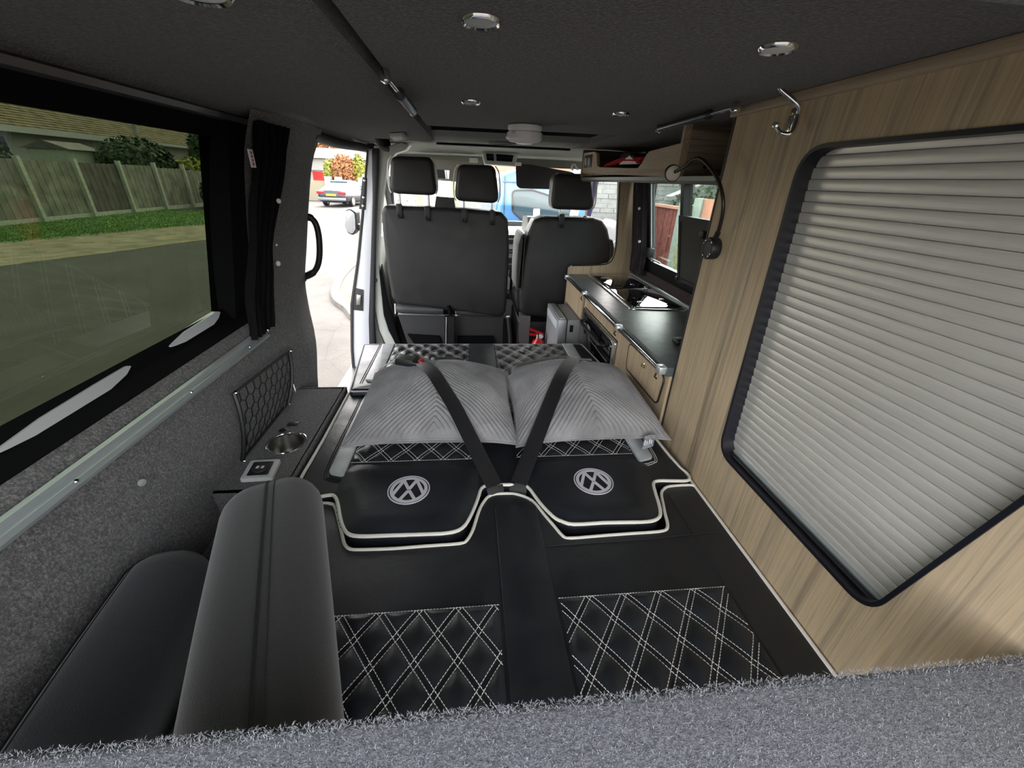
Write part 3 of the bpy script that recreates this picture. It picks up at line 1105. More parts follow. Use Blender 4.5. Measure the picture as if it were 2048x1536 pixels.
for xa, xb, sgn in ((-0.392, -0.346, -1), (0.500, 0.552, 1)):
    ys0 = 0.905 if sgn < 0 else 0.925
    outer, inner = (xa, xb) if sgn < 0 else (xb, xa)
    pl = [(inner, ys0), (outer, ys0 + 0.015), (outer, 1.40), (inner, 1.40)]
    slab(rounded(pl, [0.004, 0.022, 0, 0], 5), ZB, ZB + 0.006, 0.003, 2).build('grey_stripe', 'leather_grey', bed_b, label='pale grey leather side stripe')
    for off in (0.007, 0.013):
        o_ = outer + sgn * off
        seamline(bed_b, smooth_path([(inner - sgn * 0.002, ys0 - off * 1.3, ZB + 0.001), (inner + (o_ - inner) * 0.6, ys0 - off + 0.004, ZB + .001), (o_, ys0 + 0.035, ZB + 0.001), (o_, 1.2, ZB + 0.001), (o_, 1.40, ZB + 0.001)], 5), 'thread_dark' if sgn < 0 else 'thread', 0.001)
emblem(bed_b, -0.162, 0.831, ZB + 0.0115)
emblem(bed_b, 0.333, 0.836, ZB + 0.0115)

# --- front seat cushion (far)
bed_f = bed_b
pf = rounded([(-0.452, 1.378), (0.618, 1.378), (0.566, 1.862), (-0.508, 1.870)], [0.02, 0.02, 0.02, 0.02], 4)
slab(pf, 0.33, ZF, 0.022, 5).build('seat_cushion', 'leather', bed_f, angle=50)
MB().tube([(x, y, ZF - 0.006) for x, y in inset(pf, 0.004)], 0.0035, 6, closed=True).build('piping', plain('pale_blue_piping', (0.45, 0.47, 0.52), 0.5), bed_f)
quilt(bed_f, -0.352, -0.002, 1.40, 1.845, ZF, -0.175, 1.843, 0.006, 0.009, 0.0024)
quilt(bed_f, 0.118, 0.455, 1.40, 1.840, ZF, 0.287, 1.843, 0.006, 0.009, 0.0024)
slab([(0.0, 1.40), (0.116, 1.40), (0.116, 1.846), (0.0, 1.846)], ZF - 0.004, ZF + 0.006, 0.003, 2).build('centre_strip', 'leather', bed_f)
for pl, sgn in (([(-0.352, 1.445), (-0.408, 1.455), (-0.412, 1.846), (-0.356, 1.846)], -1), ([(0.458, 1.42), (0.512, 1.43), (0.510, 1.842), (0.458, 1.842)], 1)):
    slab(rounded(pl, [0.004, 0.02, 0.004, 0], 4), ZF, ZF + 0.007, 0.003, 2).build('grey_stripe', 'leather_grey', bed_f, label='pale grey leather side stripe')
    for off in (0.008, 0.016):
        xo = pl[1][0] + sgn * off
        seamline(bed_f, [(xo, 1.44, ZF + 0.001), (xo, 1.845, ZF + 0.001)], 'thread_dark', 0.001)
# bed base under the cushions
MB().box(-0.45, 0.60, 0.14, 1.82, 0.0, 0.298).build('bed_base', 'dark_plastic', bed_b)

# ================================================================== PILLOWS


class Pillow:
    def __init__(s, cx_, cy_, a, b, rot, z0, ht, hb, seed, peak=(0, 0)):
        s.c, s.a, s.b, s.r, s.z0, s.ht, s.hb, s.seed, s.pk = (cx_, cy_), a, b, rot, z0, ht, hb, seed, peak

    def shape(s, u, v):
        x = s.a * u * (1 - 0.07 * (1 - v * v) * abs(u) ** 3)
        y = s.b * v * (1 - 0.07 * (1 - u * u) * abs(v) ** 3)
        return x, y

    def puff(s, u, v):
        return (max(0.0, 1 - u * u) * max(0.0, 1 - v * v)) ** 0.55

    def z_edge(s, u, v):
        # corners drop to the bed at the front, edges lifted
        return s.z0 + 0.012 * v - 0.012 * (u * u * v * v)

    def top(s, u, v, ribs=True):
        x, y = s.shape(u, v)
        h = s.puff(u, v)
        z = s.z_edge(u, v) + s.ht * h * (1 + 0.25 * (s.pk[0] * u + s.pk[1] * v))
        z += 0.006 * math.sin(3.1 * u + 2.2 * v + s.seed) * h + 0.004 * math.sin(6.3 * u - 4.1 * v + s.seed * 2) * h
        if ribs:
            ph = (y + 0.92 * abs(x + 0.01 * math.sin(v * 4 + s.seed))) / 0.0152
            fr_ = ph - math.floor(ph)
            z += 0.0082 * math.sin(math.pi * fr_) ** 0.8 * min(1, h * 5)
        c_, s_ = math.cos(s.r), math.sin(s.r)
        return (s.c[0] + c_ * x - s_ * y, s.c[1] + s_ * x + c_ * y, z)

    def bot(s, u, v):
        x, y, _ = s.top(u, v, False)
        return (x, y, max(ZB + 0.0025 + (0.016 if y > 1.37 else 0.006), s.z_edge(u, v) - s.hb * s.puff(u, v)))

    def height(s, X, Y):
        dx, dy = X - s.c[0], Y - s.c[1]
        c_, s_ = math.cos(s.r), math.sin(s.r)
        u, v = (c_ * dx + s_ * dy) / s.a, (-s_ * dx + c_ * dy) / s.b
        if abs(u) > 1 or abs(v) > 1:
            return None
        return s.top(u, v, False)[2]

    def make(s, label, cat='pillow'):
        t = thing('pillow', label, cat, (s.c[0], s.c[1], ZB + .01), 'corduroy pillows on the bed')
        n = 240

        def sp(q):
            return 2 * q - 1
        MB().grid(lambda a_, b_: s.top(sp(a_), sp(b_)), n, n).build('ribbed_cover', 'velvet', t, angle=180)
        MB().grid(lambda a_, b_: s.bot(sp(a_), sp(b_)), 50, 50).build('plain_back', 'velvet_plain', t, angle=180)
        rim = [s.top(sp(q), -1, False) for q in np.linspace(0, 1, 30)] + [s.top(1, sp(q), False) for q in np.linspace(0, 1, 30)][1:] + [s.top(sp(q), 1, False) for q in np.linspace(1, 0, 30)][1:] + [s.top(-1, sp(q), False) for q in np.linspace(1, 0, 30)][1:-1]
        MB().tube(rim, 0.0035, 6, closed=True).build('seam', 'velvet_plain', t)
        return t


pL = Pillow(-0.110, 1.215, 0.258, 0.225, -0.02, 0.560, 0.098, 0.062, 1.0, (0.15, 0.25))
pR = Pillow(0.370, 1.205, 0.243, 0.225, 0.03, 0.560, 0.105, 0.06, 2.3, (0.1, 0.25))
pil1 = pL.make('grey corduroy pillow under the belt with the red buckle, on the left')
pil2 = pR.make('grey corduroy pillow with a fabric tag at its corner, beside the kitchen')
# fabric tag
tg = MB()
tc = [at(*p, y=0.965) for p in ((1290, 872), (1312, 868), (1306, 893), (1284, 899))]
tg.add(tc + [p + np.array([0, 0.002, 0]) for p in tc], [(0, 1, 2, 3), (7, 6, 5, 4), (0, 4, 5, 1), (1, 5, 6, 2), (2, 6, 7, 3), (3, 7, 4, 0)])
tag_o = tg.build('fabric_tag', plain('tag_grey', (0.25, 0.26, 0.28), 0.7, var=0.5, nscale=120), pil2, label='grey fabric tag with pale lettering')
tx = MB()
for i in range(4):
    cpt = (tc[0] + tc[3]) / 2 * (1 - (i + .7) / 5) + (tc[1] + tc[2]) / 2 * ((i + .7) / 5)
    tx.box(cpt[0] - 0.0015, cpt[0] + 0.0015, cpt[1] - 0.0012, cpt[1], cpt[2] - 0.010, cpt[2] + 0.008 - (i % 2) * 0.005)
tx.build('tag_lettering', 'label_white', tag_o)

# ================================================================== BELTS


def belt_path(p, q, n=60, extra=0.0125):
    pts = []
    for k in range(n + 1):
        t_ = k / n
        X, Y = lerp(p[0], q[0], t_), lerp(p[1], q[1], t_)
        z = lerp(p[2], q[2], t_) - 0.30
        for pw in (pL, pR):
            h = pw.height(X, Y)
            if h:
                z = max(z, h + extra)
        if k == 0:
            z = p[2]
        if k == n:
            z = q[2]
        pts.append((t_, X, Y, z))
    hull = []
    for a in pts:
        while len(hull) > 1 and (hull[-1][3] - hull[-2][3]) * (a[0] - hull[-2][0]) <= (a[3] - hull[-2][3]) * (hull[-1][0] - hull[-2][0]):
            hull.pop()
        hull.append(a)
    ts = [h[0] for h in hull]
    return [np.array([a[1], a[2], interp(a[0], ts, [h[3] for h in hull])]) for a in pts]


def strap(parent, name, pts, wd=0.047, label=None, tilt=0.0):
    side = []
    for i in range(len(pts)):
        t_ = pts[min(i + 1, len(pts) - 1)] - pts[max(i - 1, 0)]
        s_ = np.cross(t_, (0, 0, 1.0))
        s_ /= np.linalg.norm(s_) + 1e-9
        side.append(s_ + np.array([0, 0, tilt]))
    return MB().ribbon(pts, side, wd, 0.0016).build(name, 'webbing', parent, angle=50, label=label)


zs = lambda X, Y: max([h for h in (pL.height(X, Y), pR.height(X, Y)) if h] + [ZB]) + 0.006
e1, e2 = (-0.170, 1.300), (0.385, 1.330)
b1 = thing('seat_belt', 'black seat belt with a red-button buckle across the left pillow', 'seat belt', (0.05, 0.86, ZB), 'belts over the pillows')
strap(b1, 'webbing', belt_path((0.062, 0.842, ZB + 0.004), (*e1, zs(*e1))))
strap(b1, 'webbing', [np.array([0.062 + 0.004 * k, 0.842 - 0.012 * k, ZB + 0.004 - 0.012 * k * k]) for k in range(4)])
l1 = [(-0.135, 1.345), (-0.02, 1.395)]
strap(b1, 'lap_webbing', belt_path((*l1[0], zs(*l1[0])), (*l1[1], zs(*l1[1])), 20), 0.030)
bk = thing('buckle_root', '', '', (0, 0, 0))
bpy.data.objects.remove(bk)
bz = zs(-0.205, 1.315)
M_b = Matrix.Translation((-0.205, 1.318, bz + 0.010)) @ Matrix.Rotation(-0.18, 4, 'Z') @ Matrix.Rotation(0.12, 4, 'Y')
tr = lambda x, y, z: tuple(M_b @ Vector((x, y, z)))
buck = MB().rbox(-0.050, 0.036, -0.024, 0.024, -0.012, 0.012, 0.006, 3, tr).build('buckle', 'black', b1)
MB().rbox(0.028, 0.044, -0.016, 0.016, -0.009, 0.0135, 0.003, 2, tr).build('release_button', 'red', buck, label='red release button')
MB().rbox(-0.046, 0.012, -0.022, 0.022, 0.010, 0.0135, 0.002, 2, tr).build('buckle_plate', plain('buckle_olive', (0.06, 0.065, 0.05), 0.4), buck)
MB().rbox(0.040, 0.085, -0.020, 0.022, -0.004, 0.005, 0.004, 2, tr).build('tongue', 'dark_plastic', b1)
strap(b1, 'buckle_stalk', [np.array(tr(-0.05 - 0.02 * k, 0, -0.016 * k)) for k in range(4)], 0.03)
b2 = thing('seat_belt', 'black seat belt crossing the right pillow toward the kitchen side', 'seat belt', (0.12, 0.86, ZB), 'belts over the pillows')
strap(b2, 'webbing', belt_path((0.128, 0.848, ZB + 0.004), (*e2, zs(*e2))))
strap(b2, 'webbing', [np.array([0.128 - 0.003 * k, 0.848 - 0.012 * k, ZB + 0.004 - 0.012 * k * k]) for k in range(4)])
l2 = [(0.375, 1.345), (0.165, 1.375)]
strap(b2, 'lap_webbing', belt_path((*l2[0], zs(*l2[0])), (*l2[1], zs(*l2[1])), 24), 0.032)
MB().rbox(0.395, 0.455, 1.335, 1.362, zs(0.42, 1.35) - 0.006, zs(0.42, 1.35) + 0.004, 0.003, 2).build('tongue', 'dark_plastic', b2)
MB().rbox(0.142, 0.160, 1.34, 1.385, zs(0.15, 1.36) - 0.02, zs(0.15, 1.36), 0.005, 2).build('belt_guide', 'dark_plastic', b2)

# ================================================================== LOOSE CUSHIONS (left foreground)


def bolster(name, label, p_far, p_near, half, z0, z1, r, mat, seam_u, taper=0.0, lean=0.0):
    d = np.array(p_near) - np.array(p_far)
    L = float(np.linalg.norm(d))
    d = d / L
    nrm = np.array([-d[1], d[0]])          # toward +x side
    t_ = thing(name, label, 'cushion', (p_far[0], p_far[1], z0), 'loose black cushions left of the bed')

    def fn(x, y, z):
        k = (y / L)
        zz = z + taper * k + 0.004 * math.sin(y * 9 + x * 14)
        lx = x + lean * (z - z0)
        return (p_far[0] + d[0] * y + nrm[0] * lx, p_far[1] + d[1] * y + nrm[1] * lx, zz)
    bm = bmesh.new()
    bmesh.ops.create_cube(bm, size=1)
    for v in bm.verts:
        v.co = (v.co.x * 2 * half, (v.co.y + .5) * L, z0 + (v.co.z + .5) * (z1 - z0))
    bmesh.ops.bevel(bm, geom=bm.edges[:], offset=r, segments=7, profile=0.5, affect='EDGES')
    bmesh.ops.bisect_plane  # (kept whole)
    bmesh.ops.subdivide_edges(bm, edges=[e for e in bm.edges if e.calc_length() > 0.12], cuts=8, use_grid_fill=True)
    bm.verts.index_update()
    mb_ = MB()
    mb_.add([fn(*v.co) for v in bm.verts], [tuple(v.index for v in f.verts) for f in bm.faces])
    bm.free()
    mb_.build('cover', mat, t_, angle=80)
    # seam along the top, following the rounded ends
    def prof(y):
        e = min(y, L - y)
        if e < r:
            return z1 - r + math.sqrt(max(0, r * r - (r - e) ** 2))
        return z1

    def crown(x):
        e = half - abs(x)
        return -(r - math.sqrt(max(0, r * r - (r - e) ** 2))) if e < r else 0.0
    for du, rad, m_ in ((0.0, 0.0026, 'black'), (0.014, 0.0010, 'thread_dark')):
        xs_ = seam_u * half + du
        pts = [fn(xs_, y, prof(y) + crown(xs_) + 0.0008) for y in np.linspace(0.012, L - 0.02, 40)]
        MB().tube(pts, rad, 6).build('seam' if du == 0 else 'top_stitch', m_, t_)
    return t_


bolster('bolster_cushion', 'tall black bolster cushion standing along the left edge of the bed', (-0.446, 0.752), (-0.213, 0.12), 0.097, ZB + 0.006, 0.655, 0.070, 'fabric', 0.02)
bolster('bolster_cushion', 'lower black cushion wedged between the carpeted wall and the taller bolster', (-0.580, 0.640), (-0.505, 0.12), 0.072, 0.405, 0.585, 0.065, 'fabric_blue', -0.72, 0.0, -0.10)
# ================================================================== WARDROBE WITH TAMBOUR DOOR (right)
wd = thing('wardrobe', 'tall zebrano wood wardrobe with a silver tambour door', 'wardrobe', (XP + 0.15, 0.5, 0.0))
# opening in the panel (y, z): top-front, bottom-front, bottom-rear, top-rear
op = [(0.822, 1.315), (0.785, 0.640), (0.352, 0.640), (0.215, 1.315)]
opr = rounded(op, [0.055, 0.05, 0.05, 0.055], 8)


def plate_with_hole(outer, hole, x0, x1):
    bm = bmesh.new()
    ov = [bm.verts.new((x0, y, z)) for y, z in outer]
    hv = [bm.verts.new((x0, y, z)) for y, z in hole]
    es = [bm.edges.new((l[i], l[(i + 1) % len(l)])) for l in (ov, hv) for i in range(len(l))]
    bmesh.ops.triangle_fill(bm, use_beauty=True, use_dissolve=False, edges=es)
    r = bmesh.ops.extrude_face_region(bm, geom=bm.faces[:])
    for v in r['geom']:
        if isinstance(v, bmesh.types.BMVert):
            v.co.x = x1
    bm.verts.index_update()
    mb = MB()
    mb.add([tuple(v.co) for v in bm.verts], [tuple(v.index for v in f.verts) for f in bm.faces])
    bm.free()
    return mb


front = [(-0.14, 0.0), (YK0, 0.0), (YK0, 1.392), (-0.14, 1.392)]
plate_with_hole(front, opr, XP, XP + 0.022).build('front_panel', 'wood', wd, smooth=False)
MB().box(XP + 0.018, 1.015, YK0 - 0.018, YK0, 0.0, 1.392).build('end_panel', 'wood', wd)
MB().box(XP - 0.002, XP + 0.019, YK0, YK0 + 0.007, 0.0, 1.392).build('edge_trim', 'black', wd)
MB().box(XP + 0.018, 1.015, -0.14, YK0 - 0.02, 1.38, 1.392).build('top_panel', 'wood_dark', wd)
MB().box(XP + 0.045, XP + 0.05, 0.1, 0.95, 0.55, 1.36).build('back_panel', 'matt_black', wd)
# black profile round the opening
ring = MB()
o1, o2 = inset(opr, -0.0035), inset(opr, 0.0035)
nn = len(o1)
vs_ = []
for pts_, x in ((o1, XP - 0.001), (o1, XP - 0.0035), (o2, XP - 0.0030), (o2, XP + 0.043)):
    vs_ += [(x, y, z) for y, z in pts_]
ring.add(vs_, [(k * nn + i, k * nn + (i + 1) % nn, (k + 1) * nn + (i + 1) % nn, (k + 1) * nn + i) for k in range(3) for i in range(nn)])
ring.build('opening_profile', 'navy_edge', wd, angle=40)
# tambour: each slat a bowed strip
tam = thing('tambour_root', '', '', (0, 0, 0))
bpy.data.objects.remove(tam)
SP = 0.0196


def slat_mesh():
    mb = MB()
    prof = [(0.008, 0.0), (0.0028, 0.0001), (0.0020, 0.0010), (0.0008, 0.0090), (0.0, 0.0178), (0.0006, 0.0188), (0.0035, 0.0192), (0.008, 0.0192)]
    mb.prism(prof, lambda a, b, d: (XP + 0.026 + a, d, b), 0.16, 0.84)
    return mb.mesh('slat', 'slat', True, 50)


sm = slat_mesh()
nsl = int((1.335 - 0.655) / SP) + 1
for k in range(nsl):
    o = link('slat', sm, wd)
    o.location = (0, 0, 0.655 + k * SP)
MB().prism([(0.0, 0.628), (0.0, 0.652), (0.006, 0.655), (0.014, 0.655), (0.014, 0.628)], lambda a, b, d: (XP + 0.022 + a, d, b), 0.2, 0.84).build('bottom_rail', 'alu', wd, angle=20)
MB().tube([(XP + 0.016, y, 0.648) for y in (0.36, 0.79)], 0.004, 8).build('pull_rod', 'black', wd)
# wood batten under the ceiling
bt = MB().rbox(XP - 0.012, XP + 0.02, -0.14, YK0 + 0.012, 1.392, ZC, 0.003, 2).build('ceiling_batten', 'wood_y')
tag(bt, 'narrow wooden batten along the ceiling above the wardrobe panel', 'batten')

# --- coat hook
hk = thing('coat_hook', 'chrome double coat hook on the wardrobe panel', 'hook', (XP, 0.90, 1.36))
a0 = at(1590, 225, x=XP)
hq = at(1584, 242, x=XP)
MB().rbox(XP - 0.004, XP, hq[1] - 0.007, hq[1] + 0.007, hq[2] - 0.022, hq[2] + 0.022, 0.003, 2).build('plate', 'chrome', hk)
up = smooth_path([at(1594, 235, x=XP - 0.006), at(1598, 214, x=XP - 0.014), at(1580, 195, x=XP - 0.034), at(1563, 180, x=XP - 0.050), at(1557, 167, x=XP - 0.056)], 6)
MB().tube(up, [0.0045] * (len(up) - 2) + [0.0055, 0.004], 10).build('upper_arm', 'chrome', hk)
dn = smooth_path([at(1597, 215, x=XP - 0.008), at(1594, 243, x=XP - 0.010), at(1583, 266, x=XP - 0.018), at(1563, 266, x=XP - 0.032), at(1553, 250, x=XP - 0.040)], 6)
MB().tube(dn, [0.0045] * (len(dn) - 2) + [0.0055, 0.004], 10).build('lower_arm', 'chrome', hk)
for p in (up[-1], dn[-1]):
    MB().lathe([(0.001, -0.006), (0.0065, -0.004), (0.0075, 0), (0.0065, 0.004), (0.001, 0.006)], p, (0, 0, 1), 14).build('ball_end', 'chrome', hk)
for dz in (-0.012, 0.012):
    MB().lathe([(0.004, 0), (0.003, 0.002)], (XP - 0.004, hq[1], hq[2] + dz), (-1, 0, 0), 10).build('screw', 'brass', hk)

# --- gooseneck reading lamp
lb = at(1432, 497, x=XP)
lp = thing('reading_lamp', 'black gooseneck reading lamp on the wardrobe edge', 'lamp', tuple(lb))
MB().lathe([(0.026, 0), (0.027, 0.004), (0.027, 0.022), (0.025, 0.025), (0.0, 0.025)], (XP, lb[1], lb[2]), (-1, 0, 0), 32, cap1=False).build('base', 'black', lp)
MB().tube([(XP - 0.0255, lb[1] + 0.019 * math.cos(a), lb[2] + 0.019 * math.sin(a)) for a in np.linspace(0, 6.283, 30, endpoint=False)], 0.0012, 6, closed=True).build('base_ring', 'dark_plastic', lp)
for a in (0.5, 0.9, 2.3, 3.7, 4.1, 5.3):
    MB().lathe([(0.0025, 0), (0.001, 0.0015)], (XP - 0.025, lb[1] + 0.0215 * math.cos(a), lb[2] + 0.0215 * math.sin(a)), (-1, 0, 0), 8).build('led_dot', 'pearl', lp)
nk = [np.array((XP - 0.014, lb[1] - 0.003, lb[2] + 0.022))] + [at(*p, x=xx) for p, xx in (((1437, 462), 0.615), ((1446, 420), 0.603), ((1444, 385), 0.595), ((1432, 352), 0.588), ((1408, 322), 0.580), ((1390, 318), 0.575), ((1372, 332), 0.57), ((1350, 344), 0.565))]
nkp = smooth_path(nk, 8)
MB().tube(nkp, 0.0045, 10).build('gooseneck', plain('gooseneck_bronze', (0.05, 0.043, 0.037), 0.35, 0.7), lp)
MB().tube(nkp[:8], 0.0065, 10).build('neck_sleeve', 'black', lp)
lh = at(1345, 346, x=0.565)
ax = np.array([-0.25, -1.0, -0.10])
MB().lathe([(0.006, -0.014), (0.017, -0.012), (0.021, -0.008), (0.021, 0.009), (0.019, 0.011)], lh, ax, 28, cap1=False).build('lamp_head', 'black', lp)
MB().lathe([(0.020, 0.0095), (0.014, 0.0125), (0.004, 0.013), (0.003, 0.0155), (0.0, 0.0155)], lh, ax, 28, cap0=False, cap1=False).build('lamp_lens', plain('lamp_lens_cream', (0.55, 0.50, 0.40), 0.3), lp)

# ================================================================== KITCHEN
KX = 0.625        # front face
KZ = 0.737        # worktop height
kit = thing('kitchen_unit', 'low kitchen unit with vertical-grain zebrano fronts', 'cabinet', (0.8, 1.8, 0.0))
# carcass fronts: near part with flap, oven surround, end part
OV0, OV1, OZ0, OZ1 = 1.548, 2.085, 0.36, 0.648        # oven
FR0, FR1 = 2.10, 2.47                                  # fridge bay
kf = MB()
kf.box(KX, KX + 0.016, YK0 + 0.01, OV0, 0.05, KZ - 0.03)
kf.box(KX, KX + 0.016, OV0, OV1, OZ1, KZ - 0.03).box(KX, KX + 0.016, OV0, OV1, 0.05, OZ0)
kf.box(KX, KX + 0.016, OV1, FR0, 0.05, KZ - 0.03)
kf.build('front_panel', 'wood', kit, smooth=False)
MB().box(KX - 0.012, KX + 0.006, FR0 + 0.004, YK1 - 0.005, 0.568, KZ - 0.03).build('upper_flap', 'wood', kit, smooth=False)
MB().box(KX - 0.001, KX + 0.018, FR0 - 0.002, FR0 + 0.004, 0.05, KZ - 0.03).build('edge_trim', 'black', kit)
MB().box(KX + 0.02, 1.015, YK0 + 0.012, OV0 - 0.01, 0.02, KZ - 0.03).box(0.90, 1.015, OV0 - 0.01, YK1 - 0.02, 0.02, KZ - 0.03).build('carcass', 'dark_plastic', kit)
# flap door with rounded outline and push knob
fd = rounded([(1.418, 0.690), (1.108, 0.694), (1.120, 0.590), (1.408, 0.590)], 0.022, 6)
door = slab(fd, 0, 0.006, 0.002, 2, fn=lambda a, b, c: (KX - c, a, b)).build('flap_door', 'wood', kit, angle=30)
MB().tube([(KX - 0.0035, y, z) for y, z in inset(fd, -0.003)], 0.003, 6, closed=True).build('door_gasket', 'black', door)
kc = at(1289, 731, x=KX - 0.006)
MB().lathe([(0.010, 0), (0.010, 0.003), (0.0065, 0.005), (0.006, 0.009), (0.0, 0.010)], (KX - 0.006, kc[1], kc[2]), (-1, 0, 0), 20, cap1=False).build('push_knob', 'brass', door)
# worktop
wt = rounded([(0.612, YK0 + 0.009), (1.015, YK0 + 0.009), (1.015, YK1 - 0.018), (0.612, YK1 - 0.018)], [0, 0, 0.004, 0.01], 3)
top = slab(wt, KZ - 0.03, KZ, 0.004, 3).build('worktop', 'slate')
tag(top, 'dark slate-effect worktop over the kitchen unit', 'worktop')
# hob and sink with glass lids
hob = thing('hob', 'black glass-lidded hob and sink set into the worktop by the window', 'hob', (0.86, 2.05, KZ))
hp_ = rounded([(0.722, 1.712), (0.992, 1.690), (0.992, 2.455), (0.722, 2.455)], 0.035, 6)
slab(hp_, KZ + 0.0005, KZ + 0.007, 0.004, 3).build('rim', 'steel', hob)
for ya, yb in ((1.722, 2.06), (2.066, 2.440)):
    gp = rounded([(0.738, ya), (0.978, ya - (0.012 if ya < 2 else 0)), (0.978, yb), (0.738, yb)], 0.02, 5)
    slab(gp, KZ + 0.006, KZ + 0.013, 0.002, 2).build('glass_lid', 'black_glass', hob)
for p in ((0.80, 1.80), (0.93, 1.85), (0.955, 2.10), (0.90, 2.16)):
    MB().lathe([(0.012, 0), (0.011, 0.003), (0.0, 0.0035)], (p[0], p[1], KZ + 0.013), n=20, cap1=False).build('lid_stud', 'steel', hob)
MB().lathe([(0.035, 0), (0.034, 0.002), (0.0, 0.003)], (0.80, 2.30, KZ + 0.013), n=28, cap1=False).build('drain_cover', 'chrome', hob)
MB().tube([(0.77, 2.12, KZ + 0.015), (0.83, 2.12, KZ + 0.015)], 0.004, 8).build('lid_hinge', 'chrome', hob)
# black phone-like object on worktop near the wardrobe
ph = at(1357, 688, z=KZ)
o = MB().rbox(ph[0] - 0.02, ph[0] + 0.06, ph[1] - 0.02, ph[1] + 0.02, KZ + .0005, KZ + 0.022, 0.009, 3).build('remote_control', 'black')
tag(o, 'small black object lying on the worktop beside the wardrobe', 'remote')
# front rail with brackets
rl = thing('towel_rail', 'chrome rail on brackets along the kitchen front', 'rail', (KX - 0.02, 1.8, KZ))
RX, RZ = 0.598, 0.722
MB().tube([(RX, YK0 + 0.02, RZ), (RX, YK1 - 0.03, RZ)], 0.0065, 10).build('bar', 'chrome', rl)
for yb in (YK0 + 0.03, 1.505, 2.045, YK1 - 0.04):
    MB().rbox(RX - 0.008, KX - 0.001, yb - 0.016, yb + 0.016, RZ - 0.012, RZ + 0.014, 0.004, 2).build('bracket', 'alu', rl)
    MB().tube([(RX - 0.009, yb, RZ - 0.012), (RX - 0.012, yb, RZ - 0.024), (RX - 0.004, yb, RZ - 0.032)], 0.003, 6).build('hook', 'black', rl)
# oven
ov = thing('oven', 'small built-in oven with a steel frame and black glass door', 'oven', (KX, 1.8, 0.36))
MB().rbox(KX + 0.002, 0.89, OV0 + 0.004, OV1 - 0.004, OZ0 + 0.004, OZ1 - 0.004, 0.004, 2).build('body', 'black', ov)
fo = rounded([(OV0 + 0.004, OZ0 + 0.004), (OV1 - 0.004, OZ0 + 0.004), (OV1 - 0.004, OZ1 - 0.004), (OV0 + 0.004, OZ1 - 0.004)], 0.015, 4)
slab(fo, 0, 0.010, 0.003, 2, fn=lambda a, b, c: (KX - c, a, b)).build('frame', 'steel', ov, angle=30)
go = rounded([(OV0 + 0.034, OZ0 + 0.02), (OV1 - 0.03, OZ0 + 0.02), (OV1 - 0.03, OZ1 - 0.018), (OV0 + 0.034, OZ1 - 0.018)], 0.03, 5)
odoor = slab(go, 0.008, 0.016, 0.003, 2, fn=lambda a, b, c: (KX - c, a, b)).build('glass_door', 'black_glass', ov, angle=30)
MB().tube(smooth_path([(KX - 0.016, OV0 + 0.10, OZ1 - 0.055), (KX - 0.040, OV0 + 0.115, OZ1 - 0.058), (KX - 0.042, 1.80, OZ1 - 0.060), (KX - 0.040, OV1 - 0.10, OZ1 - 0.058), (KX - 0.016, OV1 - 0.085, OZ1 - 0.055)], 6), 0.008, 10).build('handle', 'black', odoor)
MB().tube([(KX - 0.017, OV0 + 0.05, OZ1 - 0.115), (KX - 0.017, OV1 - 0.20, OZ1 - 0.115)], 0.0025, 6).build('shelf_line', 'steel', odoor)
for yb, zb in ((OV0 + 0.014, OZ0 + 0.06), (OV0 + 0.014, OZ1 - 0.06), (OV0 + 0.2, OZ1 - 0.011), (OV1 - 0.1, OZ1 - 0.011)):
    MB().lathe([(0.004, 0), (0.003, 0.002)], (KX - 0.010, yb, zb), (-1, 0, 0), 10).build('screw', 'chrome', ov)
# fridge, its grey body standing proud of the front
fg = thing('fridge', 'grey compact fridge projecting under the end of the worktop', 'fridge', (0.6, 2.28, 0.0))
MB().rbox(0.545, 0.885, FR0 + 0.012, YK1 - 0.06, 0.06, 0.560, 0.006, 2).build('body', plain('fridge_grey', (0.28, 0.28, 0.27), 0.5, 0.3), fg)
fdoor = MB().rbox(0.492, 0.540, FR0 + 0.006, YK1 - 0.052, 0.06, 0.562, 0.006, 2).build('door', plain('fridge_door_grey', (0.45, 0.46, 0.48), 0.35, 0.4), fg)
MB().rbox(0.487, 0.4925, FR0 + 0.03, YK1 - 0.08, 0.50, 0.545, 0.002, 2).build('door_grip', plain('fridge_white', (0.66, 0.68, 0.72), 0.35), fdoor)
MB().rbox(0.500, 0.535, FR0 + 0.02, YK1 - 0.07, 0.562, 0.566, 0.001, 2).build('door_cap', 'alu', fdoor)
MB().box(0.56, 0.58, FR0 + 0.009, FR0 + 0.013, 0.49, 0.53).build('latch', 'black', fg)
# end board behind the driver's seat, with its upright
eb = [(0.612, 0.03), (1.015, 0.03), (1.015, 1.40), (0.855, 1.40), (0.862, 1.24), (0.880, 1.06), (0.893, 0.90), (0.888, 0.845), (0.862, 0.806), (0.81, 0.795), (0.632, 0.787), (0.613, 0.772)]
epan = slab(eb, YK1 - 0.015, YK1 + 0.002, 0.001, 1, fn=lambda a, b, c: (a, c, b)).build('partition_board', 'wood', smooth=False)
tag(epan, 'zebrano partition board rising behind the driver seat at the kitchen end', 'board')
MB().tube([(a, YK1 - 0.016, b) for a, b in smooth_path([(0.852, 1.40), (0.862, 1.24), (0.880, 1.06), (0.893, 0.92), (0.886, 0.84), (0.86, 0.806), (0.80, 0.794), (0.632, 0.787)], 4)], 0.004, 6).build('edge_trim', 'black', epan)
# window ledge strip behind the hob
o = MB().rbox(0.998, 1.02, YK0 + 0.02, YK1 - 0.03, KZ - .03, KZ + 0.018, 0.004, 2).build('trim_2', 'alu')
struct(o, 'grey ledge strip between the worktop and the window')

# ================================================================== RIGHT SLIDING WINDOW


